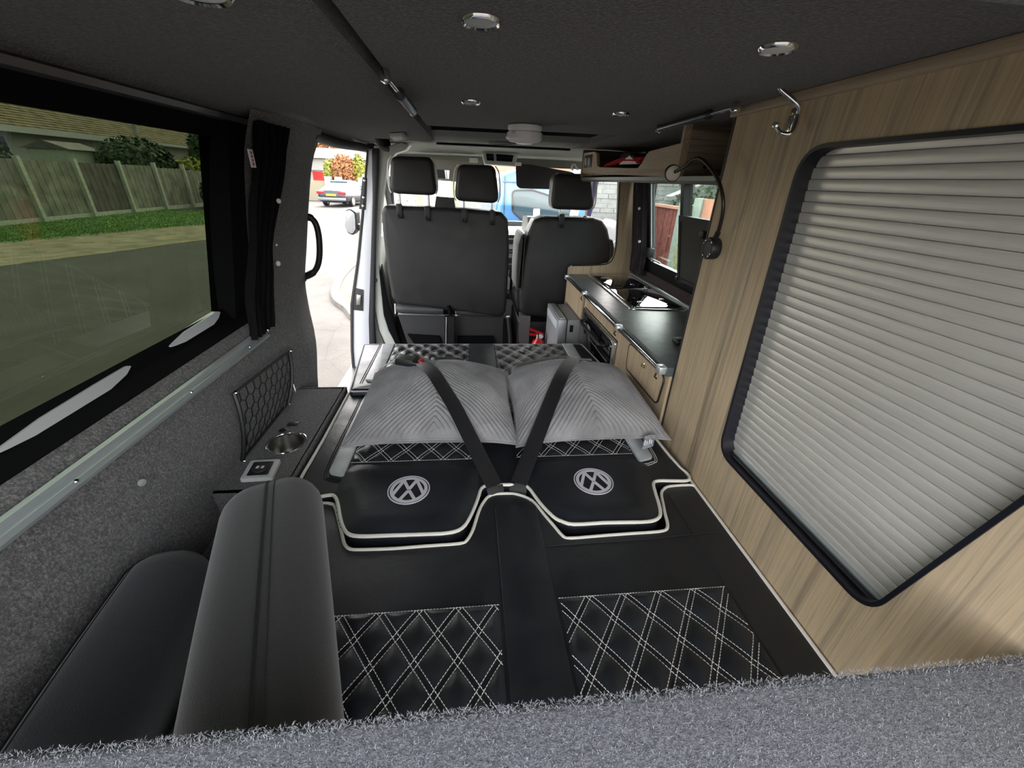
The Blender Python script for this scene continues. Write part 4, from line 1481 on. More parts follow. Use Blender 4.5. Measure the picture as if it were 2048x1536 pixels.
def rx(z):
    return 1.045 + (z - 0.85) * (0.965 - 1.045) / 0.40


w2 = bpy.data.objects.new('window_2', None)
COL.objects.link(w2)
w2.location = (1.04, 1.9, 0.85)
struct(w2)


def wbar(y0, y1, z0, z1, th=0.02, mat='black', name='frame'):
    mb = MB()
    q = [(y0, z0), (y1, z0), (y1, z1), (y0, z1)]
    mb.add([(rx(z) - th, y, z) for y, z in q] + [(rx(z) + 0.012, y, z) for y, z in q], [(0, 1, 2, 3), (7, 6, 5, 4), (0, 4, 5, 1), (1, 5, 6, 2), (2, 6, 7, 3), (3, 7, 4, 0)])
    return mb.build(name, mat, w2, smooth=False)


WZ0, WZ1 = 0.862, 1.252
wbar(1.43, 2.40, 0.80, WZ0)
wbar(1.43, 2.40, WZ1, 1.285)
wbar(2.265, 2.40, WZ0, WZ1)
wbar(1.43, 1.47, WZ0, WZ1)
wbar(1.865, 1.895, WZ0, WZ1, 0.03, name='meeting_rail')
for ya, yb in ((1.895, 2.265), (1.47, 1.865)):
    mb = MB()
    q = [(ya, WZ0), (yb, WZ0), (yb, WZ1), (ya, WZ1)]
    mb.add([(rx(z) - 0.004, y, z) for y, z in q] + [(rx(z), y, z) for y, z in q], [(0, 1, 2, 3), (7, 6, 5, 4), (0, 4, 5, 1), (1, 5, 6, 2), (2, 6, 7, 3), (3, 7, 4, 0)])
    mb.build('pane', 'glass_side', w2, smooth=False)
MB().tube([(rx(z) - 0.012, 2.258, z) for z in (WZ0, WZ1)], 0.004, 6).build('pane_edge', 'alu', w2)
MB().rbox(rx(0.93) - 0.045, rx(0.93) - 0.008, 2.215, 2.255, 0.885, 0.935, 0.006, 2).build('latch', 'black', w2)
MB().tube([(rx(0.88) - 0.03, 2.25, 0.880), (rx(0.88) - 0.03, 2.10, 0.878)], 0.004, 6).build('latch_rod', 'alu', w2)
MB().rbox(rx(0.84) - 0.05, rx(0.84) - 0.015, 1.80, 1.90, 0.828, 0.856, 0.01, 3).build('latch', 'rubber', w2)
# dark framed fly screen standing in the window's near half
fs_ = thing('fly_screen', 'dark framed screen panel leaning in the right window', 'screen', (0.98, 1.65, 0.83))
for nm, y0, y1, z0, z1, m_ in (('frame', 1.465, 1.862, 1.105, 1.128, 'dark_plastic'), ('frame', 1.845, 1.862, 0.84, 1.105, 'dark_plastic'), ('frame', 1.465, 1.862, 0.84, 0.858, 'dark_plastic'), ('panel', 1.465, 1.845, 0.858, 1.105, plain('screen_mesh', (0.055, 0.055, 0.045), 0.7))):
    mb = MB()
    q = [(y0, z0), (y1, z0), (y1, z1), (y0, z1)]
    d_ = 0.030 if nm == 'frame' else 0.024
    mb.add([(rx(z) - d_ - 0.022, y, z) for y, z in q] + [(rx(z) - 0.022, y, z) for y, z in q], [(0, 1, 2, 3), (7, 6, 5, 4), (0, 4, 5, 1), (1, 5, 6, 2), (2, 6, 7, 3), (3, 7, 4, 0)])
    mb.build(nm, m_, fs_, smooth=False)
MB().rbox(rx(1.07) - 0.062, rx(1.07) - 0.045, 1.63, 1.66, 1.055, 1.085, 0.003, 2).build('catch', 'black', fs_)
# right curtain, gathered at the far side
c2 = thing('curtain', 'dark brown gathered curtain at the right window beside the partition board', 'curtain', (0.97, 2.36, 0.80))


def curtain_right(u, v):
    z = lerp(0.775, 1.275, v)
    y = lerp(2.285, 2.462, u) - 0.02 * (1 - v)
    x = interp(z, [0.77, 0.9, 1.28], [0.985, 0.985, 0.935]) + 0.012 * math.sin(u * 40 + 1.5 * math.sin(v * 3)) + 0.004 * math.sin(u * 71)
    return (x, y, z)


MB().grid(curtain_right, 64, 24).build('cloth', plain('curtain_brown', (0.020, 0.014, 0.016), 0.9, sheen=0.2), c2, angle=80)
for p in ((1279, 417), (1279, 483)):
    q = at(*p, x=0.935)
    MB().lathe([(0.008, 0), (0.007, 0.004), (0.001, 0.006)], q, (-1, -0.6, 0), 12).build('popper', 'pearl', c2)

# ================================================================== OVERHEAD SHELF
os_ = thing('overhead_shelf', 'wooden overhead locker shelf above the right window', 'shelf', (0.8, 2.0, 1.28))
SX, SY0, SY1 = 0.66, 1.385, 2.57
# fascia outline in (y, z)
fas = [(SY0, 1.268), (SY1, 1.292), (SY1, 1.392), (2.545, 1.392), (2.36, 1.389), (2.32, 1.380), (2.30, 1.352), (2.285, 1.326), (2.24, 1.315), (1.85, 1.303), (1.72, 1.300), (1.685, 1.316), (1.655, 1.342), (1.63, 1.352), (SY0, 1.362)]
fp = MB().prism(fas, lambda a, b, d: (d, a, b), SX, SX + 0.015)
fp.build('fascia', 'wood_y', os_, angle=30)
MB().box(SX + 0.015, 1.0, SY0, SY1, 1.280, 1.296).build('shelf_board', 'wood_dark', os_)
MB().box(SX - 0.004, SX + 0.018, SY0 - 0.014, SY0, 1.262, ZC).build('post', 'wood_y', os_)
MB().box(SX + 0.018, 1.0, SY0 - 0.012, SY0 + 0.004, 1.274, ZC).build('end_board', 'wood_dark', os_)
MB().lathe([(0.006, 0), (0.004, 0.002)], (0.745, SY0 - 0.012, 1.300), (0, -1, 0), 12).build('screw_cap', 'matt_black', os_)
MB().box(SX - 0.004, 0.99, SY1, SY1 + 0.016, 1.272, ZC).build('end_board', 'wood_dark', os_)
mb = MB()
mb.prism([(SX - 0.002, 1.270), (SX + 0.30, 1.270), (SX + 0.30, 1.262), (SX + 0.01, 1.250), (SX - 0.002, 1.258)], lambda a, b, d: (a, d, b), SY0 - 0.24, SY1)
mb.build('underside_trim', plain('shelf_trim_grey', (0.30, 0.31, 0.30), 0.35, 0.4), os_, angle=20)
pan = MB().rbox(SX - 0.004, SX, 2.39, 2.535, 1.318, 1.378, 0.002, 2).build('control_panel', 'black', os_)
for yy in (2.43, 2.495):
    MB().lathe([(0.020, 0), (0.018, 0.003), (0.0, 0.004)], (SX - 0.004, yy, 1.347), (-1, 0, 0), 20, cap1=False, sx=0.7).build('gauge', 'lens_off', pan)
# things lying on the shelf
o = MB()
cl = smooth_path([(0.70, 2.22, 1.318), (0.705, 2.05, 1.335), (0.71, 1.95, 1.338), (0.71, 1.78, 1.330)], 6)
o.ribbon(cl, [(1, 0, 0.1)] * len(cl), 0.06, 0.012)
tag(o.build('folded_cloth', 'red_cloth'), 'red folded cloth lying on the overhead shelf', 'cloth')
o = MB().prism([(1.80, 1.318), (2.02, 1.322), (1.96, 1.338), (1.90, 1.352), (1.85, 1.335)], lambda a, b, d: (d, a, b), 0.685, 0.700)
tag(o.build('paper', 'paper', smooth=False), 'crumpled white paper on the overhead shelf beside the red cloth', 'paper')
o = MB().rbox(0.76, 0.86, 2.10, 2.24, 1.298, 1.375, 0.005, 2)
tag(o.build('control_box', 'dark_plastic'), 'grey box at the back of the overhead shelf', 'box')
# curtain hook / light bulb bracket at its far end
o = MB().tube(smooth_path([(0.64, 2.60, 1.31), (0.62, 2.60, 1.335), (0.605, 2.60, 1.325), (0.61, 2.60, 1.305)], 5), 0.006, 8)
tag(o.build('visor_clip', 'white_plastic'), 'white plastic clip beside the front end of the overhead shelf', 'clip')
# ================================================================== CAB: SEATS
YS = 2.62


def xz(pts, y=YS):
    return [(float(p[0]), float(p[2])) for p in (at(*q, y=y) for q in pts)]


def seat_slab(name, parent, pts, y0, y1, r, mat, y=YS, corner=0.02, seg=5):
    """outline seen at plane y, body from y0 (rear face) to y1 (front); the rear edge is rounded"""
    poly = rounded(xz(pts, y), corner, 4)
    fn = lambda a, b, c_: (a, y1 - c_, b)
    return slab(poly, 0.0, y1 - y0, r, seg, fn=fn).build(name, mat, parent, angle=60)


def headrest(parent, pts, posts, clips, ytop):
    h = seat_slab('headrest', parent, pts, YS + 0.01, YS + 0.13, 0.026, 'leather_seat', corner=0.045, seg=6)
    poly = xz(pts)
    xs_ = [p[0] for p in poly]
    zs_ = [p[1] for p in poly]
    x0_, x1_, z0_, z1_ = min(xs_), max(xs_), min(zs_), max(zs_)
    for sx, sg in ((x0_, 1), (x1_, -1)):
        pts_ = smooth_path([(sx + sg * 0.030, YS + 0.035, z1_ - 0.004), (sx + sg * 0.006, YS + 0.035, z1_ - 0.045), (sx - sg * 0.001, YS + 0.035, z0_ + 0.05), (sx + sg * 0.010, YS + 0.035, z0_ + 0.008)], 5)
        MB().tube(pts_, 0.004, 6).build('piping', 'piping', h)
    for px_ in posts:
        q = at(px_, 400, y=YS + 0.06)
        MB().tube([(q[0], YS + 0.06, z0_ + 0.02), (q[0], YS + 0.06, ytop - 0.02)], 0.0065, 10).build('post', 'chrome', h)
        MB().lathe([(0.016, 0), (0.015, 0.012), (0.010, 0.016)], (q[0], YS + 0.06, ytop - 0.004), n=16).build('collar', 'black', h)
    for px_, py_ in clips:
        q = at(px_, py_, y=YS - 0.004)
        cl_ = MB().rbox(q[0] - 0.017, q[0] + 0.017, YS - 0.008, YS + 0.004, q[2] - 0.035, q[2] + 0.045, 0.004, 2).build('clip', 'black', h)
        MB().tube(smooth_path([(q[0] - 0.008, YS - 0.009, q[2] - 0.012), (q[0] - 0.008, YS - 0.020, q[2] - 0.028), (q[0] + 0.010, YS - 0.020, q[2] - 0.028), (q[0] + 0.012, YS - 0.009, q[2] - 0.015)], 4), 0.003, 6).build('hook', 'black', cl_)
    return h


ps = thing('double_passenger_seat', 'black leather double passenger seat seen from behind, two headrests', 'seat', (-0.13, 2.75, 0.0), 'front seats')
seat_slab('backrest', ps, [(768, 411), (850, 414), (930, 418), (1003, 424), (1017, 440), (1019, 500), (1015, 590), (1012, 626), (1000, 636), (940, 628), (860, 617), (795, 609), (783, 597), (774, 545), (764, 460), (762, 424)], YS, YS + 0.15, 0.028, 'leather_seat', corner=0.03)
headrest(ps, [(780, 311), (864, 313), (875, 392), (777, 387)], (800, 857), ((799, 424), (855, 429)), 1.075)
headrest(ps, [(915, 328), (991, 330), (1000, 408), (908, 402)], (928, 984), ((929, 433), (985, 438)), 1.065)
bt_ = xz([(873, 393), (908, 396), (912, 426), (869, 422)], YS + 0.06)
MB().prism(bt_, lambda a, b, d: (a, d, b), YS + 0.03, YS + 0.11).build('belt_tower', 'leather_seat', ps, smooth=False)
for pts in ([(789, 610), (886, 614), (888, 634), (790, 630)], [(911, 613), (1008, 617), (1008, 634), (913, 635)]):
    q = xz(pts)
    hr = (q[0][1] - q[3][1]) / 2
    ln = [lerp(q[0][0], q[1][0], k / 8) for k in range(9)]
    MB().tube([(x_, YS + 0.045, (q[0][1] + q[3][1]) / 2 + (q[1][1] - q[0][1]) * (k / 8 - .0)) for k, x_ in enumerate(ln)], [hr * 0.8] + [hr] * 7 + [hr * 0.8], 16).build('cushion_rear', plain('seat_roll', (0.05, 0.05, 0.054), 0.45), ps)
    MB().tube([(q[0][0] - 0.002, YS + 0.03, q[0][1]), (q[3][0] - 0.002, YS + 0.03, q[3][1])], 0.004, 6).build('piping', 'piping', ps)
base = xz([(793, 633), (1008, 637), (1004, 745), (830, 742)])
MB().prism([(a, max(b, 0.0)) for a, b in base], lambda a, b, d: (a, d, b), YS + 0.05, YS + 0.55).build('seat_base', 'dark_plastic', ps, smooth=False)
for pts in ([(815, 668), (878, 672), (888, 700), (838, 700)], [(915, 672), (985, 672), (990, 700), (915, 700)]):
    q = xz(pts, YS + 0.04)
    MB().prism(q, lambda a, b, d: (a, d, b), YS + 0.035, YS + 0.052).build('storage_recess', 'matt_black', ps, smooth=False)
q = xz([(889, 634), (908, 634), (908, 700), (889, 700)], YS)
MB().prism(q, lambda a, b, d: (a, d, b), YS + 0.005, YS + 0.05).build('centre_post', 'black', ps, smooth=False)
MB().tube([(q[0][0] + 0.012, YS + 0.002, q[0][1]), (q[3][0] + 0.010, YS + 0.002, q[3][1])], 0.003, 6).build('chrome_edge', 'chrome', ps)
MB().tube([(base[0][0], YS + 0.045, base[0][1] + .002), (base[1][0], YS + 0.045, base[1][1] + .002)], 0.0025, 6).build('base_edge', 'alu', ps)
qq = at(900, 620, y=YS)
MB().tube(smooth_path([(qq[0] - 0.01, YS, qq[2] + 0.03), (qq[0], YS - 0.006, qq[2]), (qq[0], YS, qq[2] - 0.03)], 4), 0.013, 8).build('belt_stalk', 'matt_black', ps)

ds = thing('driver_seat', 'black leather driver seat seen from behind, single headrest', 'seat', (0.62, 2.75, 0.0), 'front seats')
seat_slab('backrest', ds, [(1068, 440), (1085, 434), (1190, 436), (1207, 441), (1217, 458), (1226, 500), (1230, 560), (1228, 640), (1130, 642), (1045, 630), (1038, 620), (1037, 590), (1046, 520), (1057, 465)], YS + 0.0, YS + 0.15, 0.03, 'leather_seat', corner=0.03)
headrest(ds, [(1109, 346), (1185, 348), (1192, 422), (1103, 419)], (1122, 1174), ((1123, 444),), 1.045)
rim_ = xz([(1040, 590), (1048, 520), (1059, 466), (1070, 441), (1090, 433)], YS + 0.03)
MB().tube(smooth_path([(a - 0.004, YS + 0.03, b) for a, b in rim_], 5), 0.004, 6).build('piping', 'piping', ds)
for pts, nm in (([(1043, 470), (1050, 467), (1052, 480), (1046, 545), (1045, 580), (1032, 580), (1033, 540), (1037, 490)], 'armrest'), ([(1219, 478), (1226, 480), (1230, 500), (1228, 522), (1218, 528)], 'armrest')):
    seat_slab(nm, ds, pts, YS - 0.01, YS + 0.30, 0.02, 'fabric', corner=0.012)
q = xz([(1041, 632), (1062, 634), (1058, 690), (1040, 690)])
MB().prism([(a, b) for a, b in q], lambda a, b, d: (a, d, b), YS + 0.02, YS + 0.10).build('seat_bracket', plain('bracket_grey', (0.16, 0.15, 0.16), 0.5), ds, smooth=False)
MB().rbox(0.34, 0.86, YS + 0.08, YS + 0.55, 0.0, 0.36, 0.02, 2).build('seat_base', 'dark_plastic', ds)
MB().rbox(0.34, 0.88, YS + 0.12, YS + 0.60, 0.36, 0.50, 0.04, 3).build('seat_cushion', 'leather_seat', ds)
MB().rbox(-0.50, 0.24, YS + 0.15, YS + 0.60, 0.36, 0.50, 0.04, 3).build('seat_cushion', 'leather_seat', ps)
# handbrake / floor lever between seats
lv = MB().tube(smooth_path([(0.30, 2.66, 0.02), (0.285, 2.64, 0.25), (0.262, 2.62, 0.42)], 5), [0.018] * 5 + [0.014] * 6, 10)
tag(lv.build('seat_lever', 'dark_plastic'), 'dark lever standing between the two front seats', 'lever')

# fire extinguisher
fe = thing('fire_extinguisher', 'small red fire extinguisher on the floor in front of the driver seat base', 'extinguisher', (0.455, 2.42, 0.0))
ec = (0.440, 2.40)
MB().lathe([(0.038, 0.0), (0.042, 0.006), (0.042, 0.30), (0.036, 0.325), (0.020, 0.340), (0.016, 0.352)], (*ec, 0.0), n=28).build('cylinder', 'red', fe)
MB().lathe([(0.016, 0.35), (0.018, 0.352), (0.018, 0.375), (0.012, 0.38)], (*ec, 0.0), n=16).build('valve', 'chrome', fe)
MB().prism([(-0.055, 0.398), (0.03, 0.372), (0.03, 0.380), (-0.05, 0.412), (-0.065, 0.414)], lambda a, b, d: (ec[0] + a, ec[1] + d, b), -0.010, 0.010).build('lever', 'red', fe)
MB().prism([(-0.060, 0.368), (0.03, 0.358), (0.03, 0.366), (-0.055, 0.380)], lambda a, b, d: (ec[0] + a, ec[1] + d, b), -0.010, 0.010).build('handle', 'red', fe)
MB().lathe([(0.013, 0), (0.013, 0.008), (0.0, 0.009)], (ec[0] + 0.012, ec[1] - 0.016, 0.365), (0, -1, 0), 18, cap1=False).build('gauge', 'white_plastic', fe)

# ================================================================== CAB: BODY
cab = bpy.data.objects.new('wall_front', None)
COL.objects.link(cab)
cab.location = (0, 3.6, 0)
struct(cab)
# sliding-door side pillar (silver metal) and its inner trim
YB = 2.75


def pil_poly(name, pts, y0, y1, mat, r=0.006, corner=0.0):
    poly = xz(pts, y0)
    if corner:
        poly = rounded(poly, corner, 4)
    return slab(poly, 0, y1 - y0, r, 2, fn=lambda a, b, c_: (a, y1 - c_, b)).build(name, mat, cab, angle=40)


pil_poly('door_pillar', [(735, 300), (744, 300), (746, 400), (742, 520), (738, 640), (742, 800), (712, 800), (704, 700), (703, 610), (716, 520), (724, 430), (730, 350)], YB, YB + 0.10, 'body_paint')
pil_poly('door_seal', [(744, 296), (757, 296), (753, 400), (750, 520), (748, 640), (754, 800), (741, 800), (737, 640), (741, 520), (745, 400)], YB - 0.012, YB + 0.05, 'rubber')
pil_poly('seal_lip', [(733, 300), (736, 300), (727, 430), (718, 520), (706, 610), (706, 700), (714, 800), (709, 800), (701, 700), (700, 610), (713, 520), (722, 430)], YB - 0.01, YB + 0.04, 'dark_plastic', 0.003)
pil_poly('latch_plate', [(725, 354), (734, 356), (731, 420), (718, 418)], YB - 0.006, YB + 0.01, 'dark_plastic', 0.002)
for p in ((729, 361), (727, 395), (726, 412)):
    q = at(*p, y=YB - 0.007)
    MB().lathe([(0.008, 0), (0.007, 0.004), (0.003, 0.005)], q, (0, -1, 0), 12).build('bolt', 'chrome', cab)
pil_poly('latch_plate', [(709, 576), (727, 580), (726, 622), (705, 620)], YB - 0.006, YB + 0.01, 'dark_plastic', 0.002)
pil_poly('striker', [(713, 589), (722, 591), (721, 610), (712, 610)], YB - 0.016, YB, 'steel', 0.004)
pil_poly('inner_trim', [(757, 297), (803, 284), (820, 290), (812, 300), (790, 308), (775, 330), (767, 372), (760, 430), (757, 500), (759, 545), (768, 630), (778, 662), (800, 700), (774, 700), (757, 660), (750, 620), (744, 545), (747, 500), (752, 400)], YB + 0.02, YB + 0.10, 'cab_plastic', 0.012)
pil_poly('lower_carpet', [(744, 545), (750, 620), (757, 660), (774, 700), (770, 800), (740, 800), (741, 600)], YB + 0.01, YB + 0.08, 'carpet')
pil_poly('belt_cover', [(762, 530), (768, 560), (776, 600), (795, 668), (806, 700), (796, 700), (778, 662), (768, 630), (759, 545)], YB + 0.01, YB + 0.06, 'matt_black')
q = at(751, 560, y=YB + 0.015)
MB().tube([(q[0] + 0.009 * math.cos(a), q[1], q[2] + 0.011 * math.sin(a)) for a in np.linspace(0, 6.283, 16, endpoint=False)], 0.003, 6, closed=True).build('trim_fixing', 'dark_plastic', cab)
# cab doors (lower halves), sills, A pillars, bulkhead
MB().prism([(-0.78, 0.0), (-0.74, 0.0), (-0.60, 0.86), (-0.64, 0.86)], lambda a, b, d: (a, d, b), 2.86, 4.05).build('cab_door_panel', 'cab_plastic', cab)
MB().box(0.99, 1.06, 2.62, 4.05, -0.02, 0.80).build('cab_door_panel', 'cab_plastic', cab)
MB().box(-0.82, 1.06, 4.02, 4.08, -0.05, 0.90).build('bulkhead', 'dark_plastic', cab)
MB().tube(smooth_path([(-0.74, 4.10, 0.86), (-0.70, 3.80, 1.14), (-0.62, 3.42, 1.40)], 5), 0.04, 8).build('windscreen_pillar', 'cab_plastic', cab)
MB().tube(smooth_path([(1.00, 4.10, 0.86), (0.96, 3.80, 1.14), (0.90, 3.42, 1.40)], 5), 0.04, 8).build('windscreen_pillar', 'cab_plastic', cab)
MB().tube(smooth_path([(-0.62, 3.72, 0.86), (-0.61, 3.68, 1.0), (-0.59, 3.60, 1.24)], 5), 0.014, 8).build('quarter_light_bar', 'rubber', cab)
MB().tube([(0.955, 2.72, 1.39), (0.985, 2.70, 1.10), (1.02, 2.70, 0.80)], 0.045, 8).build('driver_door_pillar', 'cab_plastic', cab)
MB().tube(smooth_path([(1.03, 3.70, 0.78), (0.985, 3.45, 1.15), (0.955, 3.2, 1.36), (0.945, 2.75, 1.40)], 5), 0.028, 8).build('driver_door_frame', plain('navy_door_frame', (0.03, 0.03, 0.09), 0.4), cab)
MB().tube(smooth_path([(-0.64, 3.80, 0.86), (-0.62, 3.50, 1.22), (-0.60, 3.35, 1.385), (-0.57, 2.86, 1.40)], 5), 0.022, 8).build('passenger_door_frame', 'rubber', cab)
MB().box(-0.64, 0.93, 3.38, 3.46, 1.335, 1.46).build('windscreen_header', 'headliner', cab)
w3 = bpy.data.objects.new('window_3', None)
COL.objects.link(w3)
w3.location = (0.1, 3.8, 0.9)
struct(w3)
MB().grid(lambda u_, v_: (lerp(lerp(-0.74, -0.62, v_), lerp(1.0, 0.9, v_), u_), lerp(4.10, 3.42, v_) + 0.07 * (1 - (2 * u_ - 1) ** 2), lerp(0.86, 1.40, v_)), 16, 8).build('windscreen', 'glass_clear', w3)
# dashboard
dsh = thing('dashboard', 'pale grey dashboard with a centre stack between the front seats', 'dashboard', (0.1, 3.6, 0.4))
dp = [(3.42, 0.52), (3.32, 0.70), (3.34, 0.80), (3.46, 0.86), (3.80, 0.875), (4.00, 0.86), (4.02, 0.40), (3.55, 0.40)]
MB().prism(rounded(dp, 0.04, 4), lambda a, b, d: (d, a, b), -0.75, 1.0).build('body', 'cab_plastic', dsh, angle=40)
MB().prism(rounded([(3.24, 0.20), (3.25, 0.84), (3.32, 0.90), (3.5, 0.90), (3.5, 0.2)], 0.03, 4), lambda a, b, d: (d, a, b), 0.17, 0.42).build('centre_stack', 'cab_plastic', dsh, angle=40)
for k, (z0_, z1_) in enumerate(((0.845, 0.872), (0.805, 0.838), (0.757, 0.765), (0.735, 0.742), (0.66, 0.70), (0.61, 0.645))):
    MB().rbox(0.20, 0.39, 3.232, 3.252, z0_, z1_, 0.003, 2).build(('air_vent', 'air_vent', 'button_row', 'button_row', 'radio', 'radio')[k], 'dark_plastic', dsh)
MB().prism(rounded([(3.34, 0.84), (3.28, 0.93), (3.34, 1.0), (3.62, 0.98), (3.7, 0.86)], 0.03, 4), lambda a, b, d: (d, a, b), 0.46, 0.86).build('instrument_hood', 'dark_plastic', dsh, angle=40)
MB().lathe([(0.05, 0), (0.03, 0.05), (0.012, 0.06), (0.010, 0.16), (0.026, 0.18), (0.020, 0.22)], (0.335, 3.22, 0.40), (0, -0.25, 1), 16).build('gear_lever', 'black', dsh)
# steering wheel
sw = thing('steering_wheel', 'pale steering wheel partly hidden behind the driver seat', 'steering wheel', (0.66, 3.12, 0.80))
wc, wr_ = np.array([0.605, 3.05, 0.815]), 0.20
ua, ub = np.array([1.0, 0, 0]), np.array([0, 0.50, 0.866])
MB().tube([wc + wr_ * (math.cos(a) * ua + math.sin(a) * ub) for a in np.linspace(0, 2 * math.pi, 48, endpoint=False)], 0.015, 10, closed=True).build('rim', plain('wheel_grey', (0.25, 0.26, 0.25), 0.4), sw)
for a in (math.pi, 0.0, -math.pi / 2):
    MB().tube([wc, wc + (wr_ - 0.01) * (math.cos(a) * ua + math.sin(a) * ub)], 0.018, 8).build('spoke', 'grey_plastic', sw)
MB().lathe([(0.07, -0.02), (0.07, 0.01), (0.05, 0.02)], wc, (0, -0.866, 0.5), 24).build('hub', 'grey_plastic', sw)
# sun visors, overhead console, courtesy lamp
vr = thing('sun_visor', 'black sun visor folded down on the driver side', 'sun visor', (0.5, 3.3, 1.2), 'sun visors')
seat_slab('board', vr, [(1031, 328), (1060, 329), (1150, 345), (1146, 380), (1040, 377), (1033, 372)], 3.29, 3.31, 0.006, 'fabric', y=3.3, corner=0.03)
q = at(1037, 329, y=3.29)
MB().rbox(q[0] - 0.025, q[0] + 0.02, 3.275, 3.295, q[2] - 0.008, q[2] + 0.014, 0.004, 2).build('clip', 'white_plastic', vr)
vl = thing('sun_visor', 'beige sun visor with a vanity mirror on the passenger side', 'sun visor', (-0.05, 3.3, 1.2), 'sun visors')
seat_slab('board', vl, [(838, 316), (962, 322), (964, 362), (958, 367), (840, 358)], 3.30, 3.325, 0.006, plain('visor_beige', (0.42, 0.41, 0.35), 0.85), y=3.3, corner=0.02)
MB().prism(xz([(872, 339), (899, 341), (898, 358), (873, 356)], 3.295), lambda a, b, d: (a, d, b), 3.292, 3.30).build('mirror', 'mirror', vl, smooth=False)
q = at(947, 322, y=3.29)
MB().rbox(q[0] - 0.03, q[0] + 0.03, 3.275, 3.30, q[2] - 0.012, q[2] + 0.018, 0.004, 2).build('clip', 'white_plastic', vl)
oc = thing('overhead_console', 'white overhead console with two dark panels above the windscreen', 'console', (0.23, 3.2, 1.38))
seat_slab('housing', oc, [(963, 300), (1037, 306), (1029, 333), (970, 329)], 3.18, 3.34, 0.006, 'cab_plastic', y=3.2, corner=0.012)
for pts in ([(972, 307), (987, 308), (988, 322), (974, 321)], [(992, 308), (1027, 311), (1024, 324), (993, 322)]):
    MB().prism(xz(pts, 3.178), lambda a, b, d: (a, d, b), 3.174, 3.181).build('display', 'black_glass', oc, smooth=False)
cl_ = thing('courtesy_lamp', 'small square courtesy lamp in the roof by the sliding door', 'lamp', (-0.30, 2.03, 1.39))
lpx = [tuple(at(*p, z=1.400)[:2]) for p in ((779, 268), (806, 266), (814, 273), (788, 277))]
slab(rounded(lpx, 0.006, 3), -1.402, -1.388, 0.003, 2, fn=lambda a, b, c_: (a, b, -c_)).build('bezel', 'grey_plastic', cl_)
cc = np.mean(np.array(lpx), axis=0)
slab(rounded([tuple(cc + (np.array(p) - cc) * 0.6) for p in lpx], 0.004, 3), -1.390, -1.3865, 0.001, 1, fn=lambda a, b, c_: (a, b, -c_)).build('lens', 'lens_off', cl_)
ch = thing('roof_handle', 'dark folding handle on the roof edge above the sliding door', 'handle', (-0.45, 2.5, 1.36))
hp2 = [at(*p, y=2.50) for p in ((754, 271), (759, 284), (764, 293), (778, 297))]
MB().tube(smooth_path(hp2, 5), 0.018, 8).build('grip', 'dark_plastic', ch)
MB().tube([at(771, 276, y=2.48), at(775, 292, y=2.48)], 0.018, 8).build('pivot', 'matt_black', ch)

# ================================================================== CEILING FITTINGS


def downlight(px, py, r, label, mat, tilt=0.0):
    q = at(px, py, z=ZC)
    t_ = thing('downlight', label, 'ceiling light', (q[0], q[1], ZC), 'ceiling downlights')
    MB().lathe([(r, 0.0), (r, 0.003), (r * 0.9, 0.006), (r * 0.80, 0.004)], (q[0], q[1], ZC), (0, 0, -1), 36, cap0=False, cap1=False).build('trim_ring', 'chrome', t_)
    MB().lathe([(r * 0.82, 0.004), (r * 0.5, 0.0052), (0.0, 0.0055)], (q[0], q[1], ZC), (0, 0, -1), 36, cap0=False, cap1=False).build('lens', mat, t_)
    return t_


downlight(962, 37, 0.0245, 'round chrome downlight at the top centre of the roof', 'lens_off')
downlight(1557, 92, 0.0245, 'round chrome downlight above the coat hook', 'lens')
downlight(942, 202, 0.0245, 'round chrome downlight nearest the white smoke alarm, on its left', 'lens_off')
downlight(1242, 226, 0.0225, 'round chrome downlight near the front end of the right gas strut', 'lens_off')
q = (-0.268, 0.567, 1.402)
t = thing('downlight', 'chrome lamp cut off by the top edge of the picture', 'ceiling light', q, 'ceiling downlights')
MB().lathe([(0.034, 0.0), (0.034, 0.004), (0.030, 0.008), (0.026, 0.006)], q, (0, 0, -1), 36, cap0=False, cap1=False).build('trim_ring', 'chrome', t)
MB().lathe([(0.027, 0.005), (0.015, 0.007), (0.0, 0.007)], q, (0, 0, -1), 36, cap0=False, cap1=False).build('lens', 'lens', t)
# smoke alarm
sa = thing('smoke_alarm', 'white round smoke alarm hanging from the roof board', 'smoke alarm', (0.197, 1.60, ZC))
MB().lathe([(0.052, 0.0), (0.058, 0.004), (0.058, 0.014), (0.054, 0.018), (0.054, 0.021)], (0.197, 1.60, ZC), (0, 0, -1), 40).build('mount', 'white_plastic', sa)
body = MB().lathe([(0.054, 0.021), (0.060, 0.024), (0.060, 0.042), (0.052, 0.050), (0.030, 0.053), (0.028, 0.056), (0.0, 0.056)], (0.197, 1.60, ZC), (0, 0, -1), 40, cap1=False).build('body', 'white_plastic', sa)
MB().rbox(0.132, 0.150, 1.575, 1.595, ZC - 0.044, ZC - 0.036, 0.003, 2).build('test_tab', 'white_plastic', body)
MB().rbox(0.150, 0.160, 1.552, 1.560, ZC - 0.032, ZC - 0.024, 0.002, 2).build('vent_mark', 'lens_off', body)


